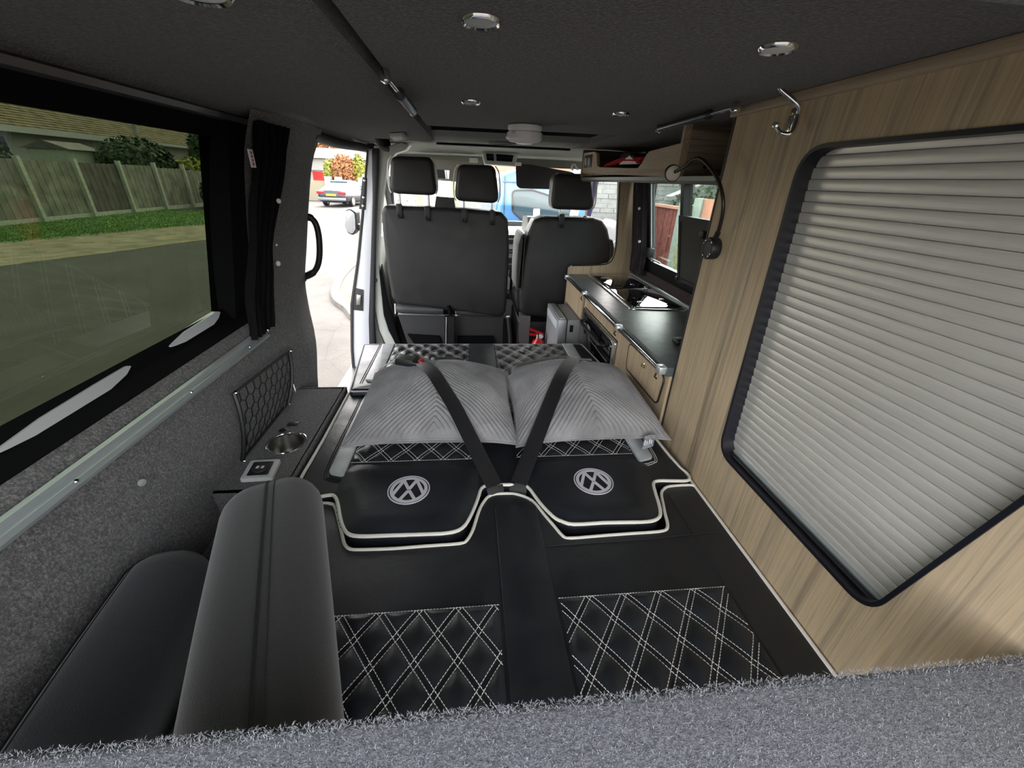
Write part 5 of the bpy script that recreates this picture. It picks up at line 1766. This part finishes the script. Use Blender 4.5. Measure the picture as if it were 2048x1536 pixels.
def strut(label, a, b, frac, r1=0.011, r2=0.0045):
    a, b = np.array(a), np.array(b)
    t_ = thing('gas_strut', label, 'gas strut', tuple(a), 'roof gas struts')
    m_ = a + (b - a) * frac
    MB().tube([m_, a], r1, 12).build('cylinder', plain('strut_grey', (0.10, 0.11, 0.12), 0.3, 0.8), t_)
    MB().tube([m_, b], r2, 10).build('rod', 'chrome', t_)
    for p in (a, b):
        MB().lathe([(0.003, -0.012), (0.009, -0.008), (0.010, 0.0), (0.007, 0.010)], p, (0, 0, 1), 12).build('ball_joint', 'chrome', t_)
    MB().lathe([(r1 + 0.001, -0.006), (r1 + 0.001, 0.006)], m_, b - a, 12).build('end_cap', 'black', t_)
    return t_


strut('chrome gas strut at the left edge of the roof board', at(826, 222, z=1.392), at(771, 151, z=1.392), 0.58)
strut('dark gas strut at the right edge of the roof board', at(1318, 257, z=1.393), at(1472, 214, z=1.393), 0.72, 0.009)
# ================================================================== OUTSIDE
ZG = -0.55


def asphalt(name, lo, hi):
    m, nt, b = newmat(name)
    v = coords(nt)
    n1 = noise(nt, v, 1.2, 6, 0.7)
    n2 = noise(nt, v, 60, 3, 0.7)
    vo = nt.nodes.new('ShaderNodeTexVoronoi')
    vo.feature = 'DISTANCE_TO_EDGE'
    vo.inputs['Scale'].default_value = 1.6
    nt.links.new(v, vo.inputs['Vector'])
    crack = ramp(nt, vo.outputs[0], [(0.0, (0.6, 0.6, 0.6)), (0.012, (1, 1, 1))])
    c = mixc(nt, 0.4, ramp(nt, n1, [(0.3, lo), (0.7, hi)]), ramp(nt, n2, [(0.3, lo), (0.7, hi)]))
    mm_ = nt.nodes.new('ShaderNodeMix')
    mm_.data_type = 'RGBA'
    mm_.blend_type = 'MULTIPLY'
    mm_.inputs[0].default_value = 0.8
    nt.links.new(c, mm_.inputs[6])
    nt.links.new(crack, mm_.inputs[7])
    nt.links.new(mm_.outputs[2], b.inputs['Base Color'])
    setp(b, rough=0.9)
    bump(nt, b, n2, 0.5, 0.01)
    return m


road = struct(MB().box(-60, 60, -40, 90, ZG - 0.2, ZG).build('ground', asphalt('road_asphalt', (0.028, 0.0265, 0.024), (0.088, 0.082, 0.071))))
MT['verge'] = plain('dry_verge', (0.24, 0.20, 0.125), 0.95, var=0.4, nscale=3, bmp=0.6)
MT['grass'] = plain('grass', (0.10, 0.19, 0.045), 0.95, var=0.6, nscale=4, bmp=0.8)
MT['conc'] = plain('concrete_post', (0.52, 0.51, 0.44), 0.9, var=0.2, nscale=12)
MT['fence'] = plain('weathered_boards', (0.27, 0.25, 0.21), 0.9, var=0.4, nscale=2.5)
MT['fence_dark'] = plain('dark_boards', (0.15, 0.125, 0.11), 0.9, var=0.35, nscale=2.5)
MT['render'] = plain('white_render', (0.46, 0.45, 0.42), 0.9)
MT['render_y'] = plain('cream_render', (0.40, 0.35, 0.24), 0.9)
MT['tile'] = plain('roof_tiles', (0.18, 0.135, 0.075), 0.9, var=0.5, nscale=3)
MT['tile_grey'] = plain('grey_roof_tiles', (0.17, 0.15, 0.135), 0.9, var=0.3, nscale=3)
MT['bush'] = plain('bush_leaf', (0.045, 0.075, 0.025), 0.8, var=0.6, nscale=8)
MT['leaf_or'] = plain('autumn_leaf', (0.38, 0.165, 0.06), 0.8, var=0.45, nscale=6)
MT['leaf_gr'] = plain('yellow_green_leaf', (0.27, 0.28, 0.035), 0.8, var=0.4, nscale=6)
MT['blue'] = plain('blue_van_paint', (0.06, 0.22, 0.50), 0.2, 0.2, coat=0.8)
MT['car'] = plain('dark_car_paint', (0.045, 0.05, 0.062), 0.35, 0.2, coat=0.25)
MT['car_glass'] = plain('car_glass', (0.06, 0.10, 0.12), 0.08, 0.0, spec=0.35)
MT['tyre'] = plain('tyre', (0.02, 0.02, 0.02), 0.85)
MT['red_fence'] = plain('red_stained_boards', (0.30, 0.085, 0.055), 0.85, var=0.35, nscale=9)
MT['terracotta'] = plain('terracotta', (0.72, 0.32, 0.20), 0.9, var=0.1, nscale=4)
MT['green_post'] = plain('pale_green_post', (0.42, 0.46, 0.36), 0.9, var=0.15, nscale=10)
MT['leafy'] = plain('ivy_post', (0.40, 0.40, 0.20), 0.9, var=0.5, nscale=14)

mb = MB()
nse = lambda y: 0.35 * math.sin(y * 0.7) + 0.2 * math.sin(y * 1.9 + 1)
ysv = np.linspace(-20, 21.5, 60)
xg = lambda y: min(-8.6, max(-13.2, -11.4 + 0.43 * (y - 11.5))) + nse(y) * .3
xv = lambda y: min(-6.6, max(-10.6, -8.9 + 0.40 * (y - 8.6))) + nse(y + 3) * .2
mb.add([(xg(y), y, ZG + 0.015) for y in ysv] + [(xv(y), y, ZG + 0.005) for y in ysv], [(i, i + 1, 61 + i, 60 + i) for i in range(59)])
struct(mb.build('verge', 'verge'), 'dry tan verge strip beside the road')
mb = MB()
mb.add([(-14.2, y, ZG + 0.03) for y in ysv] + [(xg(y) + 0.1, y, ZG + 0.02) for y in ysv], [(i, i + 1, 61 + i, 60 + i) for i in range(59)])
lawn = struct(mb.build('lawn', 'grass'), 'strip of lawn in front of the garden fence')
gv, gf = [], []
for i in range(40000):
    y = rng.uniform(4, 22)
    x = rng.uniform(-14, xg(y) + (0.4 if rng.random() < 0.15 else 0.05))
    h = rng.uniform(0.02, 0.06)
    a = rng.uniform(0, 6.28)
    dx, dy = math.cos(a) * 0.011, math.sin(a) * 0.011
    k = len(gv)
    gv += [(x - dx, y - dy, ZG + 0.02), (x + dx, y + dy, ZG + 0.02), (x + dy * 2, y - dx * 2, ZG + 0.02 + h)]
    gf.append((k, k + 1, k + 2))
me = bpy.data.meshes.new('grass_blades')
me.from_pydata(gv, [], gf)
me.materials.append(plain('grass_blade', (0.13, 0.24, 0.05), 0.9, var=0.5, nscale=3))
go_ = link('grass_blades', me, lawn)
go_['kind'] = 'stuff'

# --- garden fence seen through the tinted window
fn_ = thing('garden_fence', 'weathered board fence with pale concrete posts along the lawn', 'fence', (-14, 15, ZG))
post_m = MB().box(-0.07, 0.07, -0.06, 0.06, 0.0, 1.95).mesh('post', 'conc', False)
py0 = 7.6
ypost = [py0 + 2.05 * k for k in range(11)]
rel = [0] * 11
for k, y in enumerate(ypost):
    o = link('post', post_m, fn_)
    o.matrix_parent_inverse = Matrix.Identity(4)
    o.location = (0.05, y - 15, 0)
board_sets = {}
for k in range(10):
    dark = (k == 5)
    mbp = MB()
    hgt = 1.86 - 0.02 * (k % 3) - (0.0 if k < 5 else 0.05 * (k - 5))
    nb = 15
    for j in range(nb):
        yb0 = ypost[k] + 0.06 + j * (1.93 / nb)
        dz = rng.uniform(-0.012, 0.012)
        mbp.box(-14.03 + 0.009 * (j % 2), -14.0 + 0.009 * (j % 2), yb0, yb0 + 1.93 / nb * 0.99, ZG + 0.18, ZG + hgt + dz)
    mbp.build('board_panel', 'fence_dark' if dark else 'fence', fn_, smooth=False)
    MB().box(-14.02, -13.98, ypost[k] + 0.06, ypost[k] + 1.99, ZG, ZG + 0.17).build('gravel_board', 'conc', fn_, smooth=False)

# --- house with long tiled roof behind the fence
hs = thing('bungalow', 'bungalow with a long brown tiled roof behind the garden fence', 'house', (-24, 30, ZG))
MB().box(-29, -22.6, 12, 52, ZG, 2.75).build('wall', 'render', hs, smooth=False)
tl = MB()
for k in range(30):
    t0 = k / 30
    xa, za = lerp(-21.9, -27.5, t0), lerp(2.78, 6.6, t0)
    xb, zb = lerp(-21.9, -27.5, t0 + 1 / 30), lerp(2.78, 6.6, t0 + 1 / 30)
    tl.add([(xa, 8, za + 0.07), (xa, 56, za + 0.07), (xb, 56, zb + 0.01), (xb, 8, zb + 0.01), (xa, 8, za - 0.02), (xa, 56, za - 0.02)], [(0, 1, 2, 3), (4, 5, 1, 0)])
ro = tl.build('roof', 'tile', hs, smooth=False)
MB().box(-22.0, -21.8, 14, 31.5, 2.50, 2.78).build('fascia_board', 'render', hs, smooth=False)
MB().box(-22.0, -21.85, 33, 50, 2.60, 2.78).build('fascia_board', 'render', hs, smooth=False)
for y0_, y1_ in ((23.5, 25.5), (27.2, 29.4), (35, 37)):
    f_ = MB().box(-22.62, -22.55, y0_, y1_, 1.2, 2.4).build('window', 'render', hs, smooth=False)
    MB().box(-22.56, -22.53, y0_ + 0.12, y1_ - 0.12, 1.3, 2.3).build('pane', 'car_glass', f_, smooth=False)
sh_ = thing('garden_shed', 'pale green shed showing over the fence top', 'shed', (-17, 22, ZG))
MB().box(-18, -16.5, 21.0, 22.6, ZG, 1.75).build('wall', 'green_post', sh_, smooth=False)
MB().prism([(-18.2, 1.75), (-16.3, 1.75), (-17.2, 2.05)], lambda a, b, d: (a, d, b), 20.9, 22.7).build('roof', 'tile_grey', sh_, smooth=False)
pl_ = MB().tube([(-13.2, 12.6, ZG), (-13.2, 12.6, 2.7), ], 0.05, 8)
tag(pl_.build('washing_pole', 'conc'), 'thin pale pole standing before the garden fence', 'pole')
pl_ = MB().tube([(-16.2, 25.0, ZG), (-16.2, 25.0, 3.6), ], 0.09, 8)
tag(pl_.build('wooden_pole', 'fence'), 'grey wooden pole behind the far part of the fence', 'pole')


def leaves(name, label, cat, blobs, mats, n, size, group=None, trunk=None):
    """blobs: (x,y,z,rx,ry,rz,share,mat index)"""
    t_ = thing(name, label, cat, (blobs[0][0], blobs[0][1], ZG), group)
    for mi, m_ in enumerate(mats):
        vv, fv_ = [], []
        for (x, y, z, a, b, c_, share, mt) in blobs:
            if mt != mi:
                continue
            for _ in range(int(n * share)):
                d = rng.normal(size=3)
                d /= np.linalg.norm(d)
                r_ = rng.uniform(0.55, 1.0) ** 0.5
                p = np.array([x + d[0] * a * r_, y + d[1] * b * r_, z + d[2] * c_ * r_])
                u_ = rng.normal(size=3)
                u_ /= np.linalg.norm(u_)
                v_ = np.cross(u_, d)
                v_ /= np.linalg.norm(v_) + 1e-9
                s_ = size * rng.uniform(0.6, 1.3)
                k = len(vv)
                vv += [p - u_ * s_, p + v_ * s_ * 0.6, p + u_ * s_, p - v_ * s_ * 0.6]
                fv_.append((k, k + 1, k + 2, k + 3))
        if vv:
            me_ = bpy.data.meshes.new('foliage')
            me_.from_pydata([tuple(map(float, p)) for p in vv], [], fv_)
            me_.materials.append(MT[m_])
            f_ = link('foliage', me_, t_)
            f_['kind'] = 'stuff'
    if trunk:
        MB().tube(trunk, [0.12] + [0.07] * (len(trunk) - 1), 8).build('trunk', 'fence_dark', t_)
    return t_


leaves('bush', 'dark tangled bush rising over the nearest fence panels', 'bush', [(-15.4, 12.5, 1.2, 0.9, 3.4, 0.95, 1, 0), (-15.2, 15.6, 1.4, 0.8, 1.2, 0.8, .4, 0)], ['bush'], 2600, 0.13, 'bushes behind the fence')
leaves('bush', 'dark green bush above the middle of the fence, left of the wooden pole', 'bush', [(-16.0, 24.3, 1.3, 1.0, 2.4, 1.2, 1, 0)], ['bush'], 2200, 0.14, 'bushes behind the fence', [(-16, 24.3, ZG), (-16, 24.3, 1.2)])
leaves('bush', 'low olive bush above the fence right of the wooden pole', 'bush', [(-15.6, 27.6, 0.9, 0.8, 1.5, 0.9, 1, 1)], ['bush', 'leaf_gr'], 500, 0.13, 'bushes behind the fence')
leaves('tree', 'tall dark tree at the far end of the fence', 'tree', [(-16.5, 34.0, 2.6, 1.8, 2.6, 2.6, 1, 0), (-15.5, 29.8, 2.0, 0.9, 1.5, 1.6, .5, 0)], ['bush'], 3200, 0.17, None, [(-16.5, 34, ZG), (-16.5, 34, 2.5)])
leaves('bush', 'small dark shrub on the lawn before the last fence panel', 'bush', [(-13.0, 24.2, 0.05, 0.5, 0.7, 0.75, 1, 0)], ['bush'], 900, 0.08, 'bushes behind the fence')

# --- street seen through the sliding door: houses, hedge, parked car
hz = thing('street_house', 'white rendered house with a red front door across the street', 'house', (-11, 38, ZG))
MB().box(-18, -4.0, 38.0, 44, ZG, 2.35).build('wall', 'render', hz, smooth=False)
MB().prism([(37.6, 2.3), (44.4, 2.3), (41, 3.15)], lambda a, b, d: (d, a, b), -18.3, -3.8).build('roof', 'tile_grey', hz, smooth=False)
dr = MB().box(-12.35, -11.35, 37.9, 38.02, ZG, 1.35).build('front_door', 'red', hz, smooth=False)
MB().box(-12.5, -11.2, 37.92, 37.98, 1.35, 1.45).build('door_lintel', 'tile_grey', hz, smooth=False)
for x0_, x1_ in ((-14.4, -12.9), (-7.6, -6.0)):
    f_ = MB().box(x0_, x1_, 37.93, 38.02, 0.3, 1.5).build('window', 'render_y', hz, smooth=False)
    MB().box(x0_ + 0.12, x1_ - 0.12, 37.9, 37.95, 0.42, 1.38).build('pane', 'car_glass', f_, smooth=False)
gw = thing('garden_wall', 'cream garden wall with pale pillars behind the parked car', 'wall', (-9, 33.5, ZG))
MB().box(-14.5, -9.9, 33.4, 33.6, ZG, 0.75).build('wall_panel', 'render_y', gw, smooth=False)
MB().box(-9.2, -6.2, 33.4, 33.6, ZG, 0.25).build('wall_panel', 'render_y', gw, smooth=False)
for xx in (-9.9, -9.2, -7.6, -6.1):
    MB().box(xx - 0.2, xx + 0.2, 33.25, 33.75, ZG, 1.05).build('pillar', 'render', gw, smooth=False)
for k in range(9):
    xx = -9.0 + k * 0.3
    MB().box(xx, xx + 0.13, 33.42, 33.5, 0.25, 0.85).build('picket', 'render' if k % 3 else 'terracotta', gw, smooth=False)
leaves('hedge', 'rounded hedge with orange autumn leaves and yellow-green sides', 'hedge', [(-9.0, 34.6, 1.25, 1.05, 0.8, 1.30, 1.0, 0), (-10.05, 34.8, 1.2, 0.5, 0.7, 1.0, .35, 1), (-7.95, 34.8, 1.2, 0.55, 0.7, 1.45, .5, 1)], ['leaf_or', 'leaf_gr'], 1900, 0.11)
leaves('tree', 'golden autumn tree behind the white house', 'tree', [(-13.5, 47, 4.4, 4.2, 2.2, 2.2, 1, 0), (-9.5, 48, 4.8, 2.6, 2.0, 1.6, .7, 0), (-7.2, 46, 3.4, 1.5, 1.5, 1.4, .4, 1)], ['leaf_or', 'leaf_gr'], 3200, 0.26, None, [(-12, 47, ZG), (-12, 47, 4)])


def parked_car():
    t_ = thing('parked_car', 'dark saloon car parked across the street, rear toward the van', 'car', (-8.1, 29.2, ZG))
    cx_, cy_, ang = -7.75, 29.6, math.radians(-7)
    ca, sa = math.cos(ang), math.sin(ang)
    W = lambda x, y, z: (cx_ + ca * x - sa * y, cy_ + sa * x + ca * y, ZG + z)
    st = [(-2.35, 0.70, 0.36, 0.72), (-2.30, 0.80, 0.26, 0.90), (-2.0, 0.88, 0.22, 0.98), (-1.2, 0.91, 0.2, 0.98), (0, 0.92, 0.2, 0.96), (1.2, 0.91, 0.2, 0.92), (2.0, 0.86, 0.22, 0.80), (2.3, 0.70, 0.3, 0.66)]
    mb_ = MB()
    n_ = 16
    vs2 = []
    for y, hw, zb, zt in st:
        for k in range(n_):
            a = 2 * math.pi * k / n_
            c_, s_ = math.cos(a), math.sin(a)
            ex = lambda q, p: math.copysign(abs(q) ** p, q)
            vs2.append(W(hw * ex(c_, 0.35), y, (zb + zt) / 2 + (zt - zb) / 2 * ex(s_, 0.45)))
    fs2 = [(i * n_ + k, i * n_ + (k + 1) % n_, (i + 1) * n_ + (k + 1) % n_, (i + 1) * n_ + k) for i in range(len(st) - 1) for k in range(n_)]
    fs2 += [tuple(range(n_))[::-1], tuple(range((len(st) - 1) * n_, len(st) * n_))]
    mb_.add(vs2, fs2).build('body', 'car', t_)
    cab_ = [(-1.75, 0.74, 0.97, 0.96), (-0.95, 0.70, 0.52, 1.36), (-0.1, 0.72, 0.55, 1.42), (0.6, 0.72, 0.55, 1.36), (1.25, 0.76, 0.95, 0.95)]
    mb_ = MB()
    vs2 = []
    for y, hb, _, zt in cab_:
        vs2 += [W(-hb - 0.10, y, 0.93), W(-hb * 0.78, y, zt), W(hb * 0.78, y, zt), W(hb + 0.10, y, 0.93)]
    mb_.add(vs2, [(i * 4 + k, i * 4 + k + 1, (i + 1) * 4 + k + 1, (i + 1) * 4 + k) for i in range(4) for k in range(3)])
    g_ = mb_.build('glasshouse', 'car_glass', t_)
    mb_ = MB()
    mb_.add([W(-0.57, -0.98, 1.375), W(-0.58, 0.62, 1.385), W(0.58, 0.62, 1.385), W(0.57, -0.98, 1.375), W(-0.55, -0.1, 1.45), W(0.55, -0.1, 1.45)], [(0, 4, 5, 3), (4, 1, 2, 5)])
    mb_.build('roof', 'car', t_)
    for x in (-0.80, 0.80):
        for y in (-1.35, 1.40):
            wv = MB()
            c0 = np.array(W(x, y, 0.31))
            axs = np.array(W(x + 1, y, 0.31)) - c0
            wv.lathe([(0.16, -0.11), (0.31, -0.10), (0.32, 0), (0.31, 0.10), (0.16, 0.11)], c0, axs, 20)
            w_ = wv.build('wheel', 'tyre', t_)
            MB().lathe([(0.20, -0.115), (0.20, 0.115)], c0, axs, 16).build('hub_cap', 'alu', w_)
    for sx in (-1, 1):
        MB().rbox(min(sx * 0.40, sx * 0.86), max(sx * 0.40, sx * 0.86), -2.36, -2.2, 0.70, 0.86, 0.03, 2, W).build('tail_light', 'red', t_)
    MB().rbox(-0.30, 0.30, -2.375, -2.33, 0.60, 0.71, 0.01, 2, W).build('number_plate', plain('plate_yellow', (0.85, 0.62, 0.02), 0.5), t_)
    MB().rbox(-0.82, 0.82, -2.39, -2.25, 0.34, 0.52, 0.05, 2, W).build('bumper', plain('bumper_grey', (0.30, 0.30, 0.32), 0.35, 0.4), t_)
    for sx in (-1, 1):
        MB().rbox(sx * 0.98 - 0.09, sx * 0.98 + 0.09, 0.62, 0.78, 0.92, 1.05, 0.03, 2, W).build('door_mirror', 'car', t_)


parked_car()
# pavement and kerb ahead on the left
kb = smooth_path([(-1.30, 5.2), (-1.60, 5.53), (-1.81, 5.95), (-2.09, 6.40), (-2.30, 7.02), (-2.46, 7.95), (-2.54, 9.16), (-2.6, 12), (-2.7, 20)], 6)
mb = MB()
m_ = len(kb)
mb.add([(x, y, ZG + 0.06) for x, y in kb] + [(x + 0.14, y, ZG + 0.06) for x, y in kb] + [(x - 0.02, y, ZG) for x, y in kb], [(i, i + 1, m_ + i + 1, m_ + i) for i in range(m_ - 1)] + [(i, i + 1, 2 * m_ + i + 1, 2 * m_ + i) for i in range(m_ - 1)])
struct(mb.build('kerb', plain('kerb_stone', (0.12, 0.108, 0.088), 0.9, var=0.2, nscale=8)), 'curved pale kerb ahead of the open door')
mb = MB()
mb.add([(x + 0.14, y, ZG + 0.05) for x, y in kb] + [(x + 1.3, y, ZG + 0.05) for x, y in kb], [(i, i + 1, m_ + i + 1, m_ + i) for i in range(m_ - 1)])
struct(mb.build('pavement', plain('tan_pavement', (0.09, 0.074, 0.048), 0.9, var=0.3, nscale=6)), 'tan pavement beside the curved kerb')

# --- wing mirror and outer door mirror
wm = thing('wing_mirror', 'blue-tinted wing mirror outside the passenger door', 'mirror', (-0.99, 3.6, 0.88))
pts = [(690, 420), (700, 416), (712, 425), (714, 460), (706, 472), (694, 466), (688, 450)]
seat_slab('housing', wm, pts, 3.60, 3.72, 0.02, 'black', y=3.6, corner=0.03)
cen = (698, 445)
seat_slab('glass', wm, [(cen[0] + (a - cen[0]) * 0.82, cen[1] + (b - cen[1]) * 0.86) for a, b in pts], 3.592, 3.602, 0.002, 'mirror', y=3.6, corner=0.02)
MB().tube([(-0.94, 3.66, 0.86), (-0.80, 3.66, 0.84)], 0.03, 8).build('arm', 'black', wm)
wm2 = thing('wing_mirror', 'pale wing mirror outside the driver window', 'mirror', (1.19, 3.6, 0.88))
pts = [(1208, 447), (1220, 440), (1234, 442), (1236, 480), (1222, 492), (1210, 485)]
seat_slab('housing', wm2, pts, 3.60, 3.72, 0.02, 'body_paint', y=3.6, corner=0.03)
cen = (1222, 466)
seat_slab('glass', wm2, [(cen[0] + (a - cen[0]) * 0.78, cen[1] + (b - cen[1]) * 0.82) for a, b in pts], 3.592, 3.602, 0.002, 'mirror', y=3.6, corner=0.02)
MB().tube([(1.18, 3.66, 0.86), (1.05, 3.66, 0.84)], 0.03, 8).build('arm', 'black', wm2)

# --- blue van across the front, buildings behind it
bv = thing('blue_van', 'blue van parked ahead of the windscreen', 'van', (1.4, 9, ZG))
vo_ = [(0.42, -0.25), (2.02, -0.25), (2.05, 0.50), (2.00, 1.10), (1.92, 1.34), (1.75, 1.40), (0.75, 1.40), (0.52, 1.32), (0.42, 0.6)]
slab(rounded(vo_, 0.10, 4), 0, 4.4, 0.10, 4, fn=lambda a, b, c_: (a, 11.4 - c_, b)).build('body', 'blue', bv, angle=50)
win = [(0.70, 1.10), (1.02, 1.12), (1.55, 0.98), (1.80, 0.72), (0.92, 0.64), (0.72, 0.80)]
w_ = slab(rounded(win, 0.07, 4), 0, 0.02, 0.006, 2, fn=lambda a, b, c_: (a, 7.01 - c_, b)).build('side_window', 'car_glass', bv, angle=40)
MB().tube([(a, 6.99, b) for a, b in rounded(win, 0.07, 4)], 0.018, 6, closed=True).build('window_rubber', 'rubber', w_)
MB().rbox(1.05, 1.16, 6.96, 6.985, 0.68, 0.85, 0.02, 2).build('window_sticker', 'paper', w_)
MB().tube([(0.58, 6.995, 1.30), (0.58, 6.995, -0.2)], 0.006, 6).build('door_seam', 'rubber', bv)
MB().tube([(0.55, 6.99, 1.22), (1.9, 6.99, 1.20)], 0.012, 6).build('roof_gutter', plain('gutter_blue', (0.03, 0.12, 0.32), 0.3), bv)
for x in (0.62, 1.85):
    MB().lathe([(0.15, 0), (0.31, 0.01), (0.32, 0.10), (0.31, 0.2), (0.15, 0.21)], (x, 6.98, ZG + 0.32), (0, 1, 0), 24).build('wheel', 'tyre', bv)
bb_ = thing('terrace_house', 'white house with an orange band beyond the blue van', 'house', (3, 20, ZG))
MB().box(-0.6, 9, 20, 26, ZG, 4.5).build('wall', 'render', bb_, smooth=False)
MB().box(-0.62, 9.02, 19.95, 20.0, 1.62, 1.92).build('brick_band', 'terracotta', bb_, smooth=False)
fg_ = thing('pale_fence', 'pale green picket fence seen through the left of the windscreen', 'fence', (-1.5, 16, ZG))
for k in range(16):
    xx = -3.6 + k * 0.30
    MB().box(xx, xx + 0.22, 16.0, 16.05, ZG, 1.25 + 0.05 * (k % 2)).build('board', ('green_post', 'render', 'leafy', 'render')[k % 4], fg_, smooth=False)

# --- right side: brick wall, red fence panels, posts
bw = thing('brick_wall', 'pale brick wall seen through the driver window', 'wall', (4.2, 10, ZG))
bm_ = MB()
for r in range(22):
    for k in range(14):
        x0_ = 2.4 + k * 0.33 + (0.16 if r % 2 else 0)
        bm_.box(x0_, x0_ + 0.31, 9.9 + 0.008 * ((r * 7 + k * 3) % 3), 10.1, ZG + r * 0.10, ZG + r * 0.10 + 0.088)
br_ = bm_.build('brickwork', plain('pale_brick', (0.33, 0.345, 0.30), 0.9, var=0.15, nscale=7), bw, smooth=False)
br_['kind'] = 'stuff'
MB().box(2.35, 7.2, 9.93, 10.09, ZG, ZG + 2.2).build('mortar', 'conc', bw, smooth=False)
rf = thing('red_fence', 'red-brown board fence with a pale post outside the right window', 'fence', (4, 8, ZG))
for k in range(12):
    yy = 7.86 + k * 0.17
    MB().box(4.0 + 0.01 * (k % 2), 4.03 + 0.01 * (k % 2), yy, yy + 0.165, ZG, 0.86).build('board', 'red_fence', rf, smooth=False)
MB().box(3.96, 4.06, 7.86, 9.90, 0.86, 0.91).build('cap_rail', 'terracotta', rf, smooth=False)
MB().box(3.92, 4.05, 7.62, 7.86, ZG, 0.98).build('post', 'green_post', rf, smooth=False)
MB().box(3.90, 4.05, 7.42, 7.62, ZG, 0.96).build('post', 'leafy', rf, smooth=False)
for k in range(6):
    yy = 6.12 + k * 0.17
    MB().box(4.0, 4.03, yy, yy + 0.165, ZG, 1.08).build('board', 'terracotta', rf, smooth=False)
MB().box(3.97, 4.06, 7.15, 7.42, ZG, 1.08).build('post', 'green_post', rf, smooth=False)
rh = thing('side_house', 'white walled house with dark eaves above the red fence', 'house', (9, 8, ZG))
MB().box(9, 14, 0, 22, ZG, 1.9).build('wall', 'render', rh, smooth=False)
MB().prism([(8.4, 1.75), (15, 1.75), (11.7, 4.6)], lambda a, b, d: (a, d, b), -1, 23).build('roof', 'tile_grey', rh, smooth=False)
leaves('bush', 'dark shrub over the red-brown fence outside the right window', 'bush', [(5.4, 10.5, 0.9, 0.7, 2.2, 0.75, 1, 0)], ['bush'], 1500, 0.06)
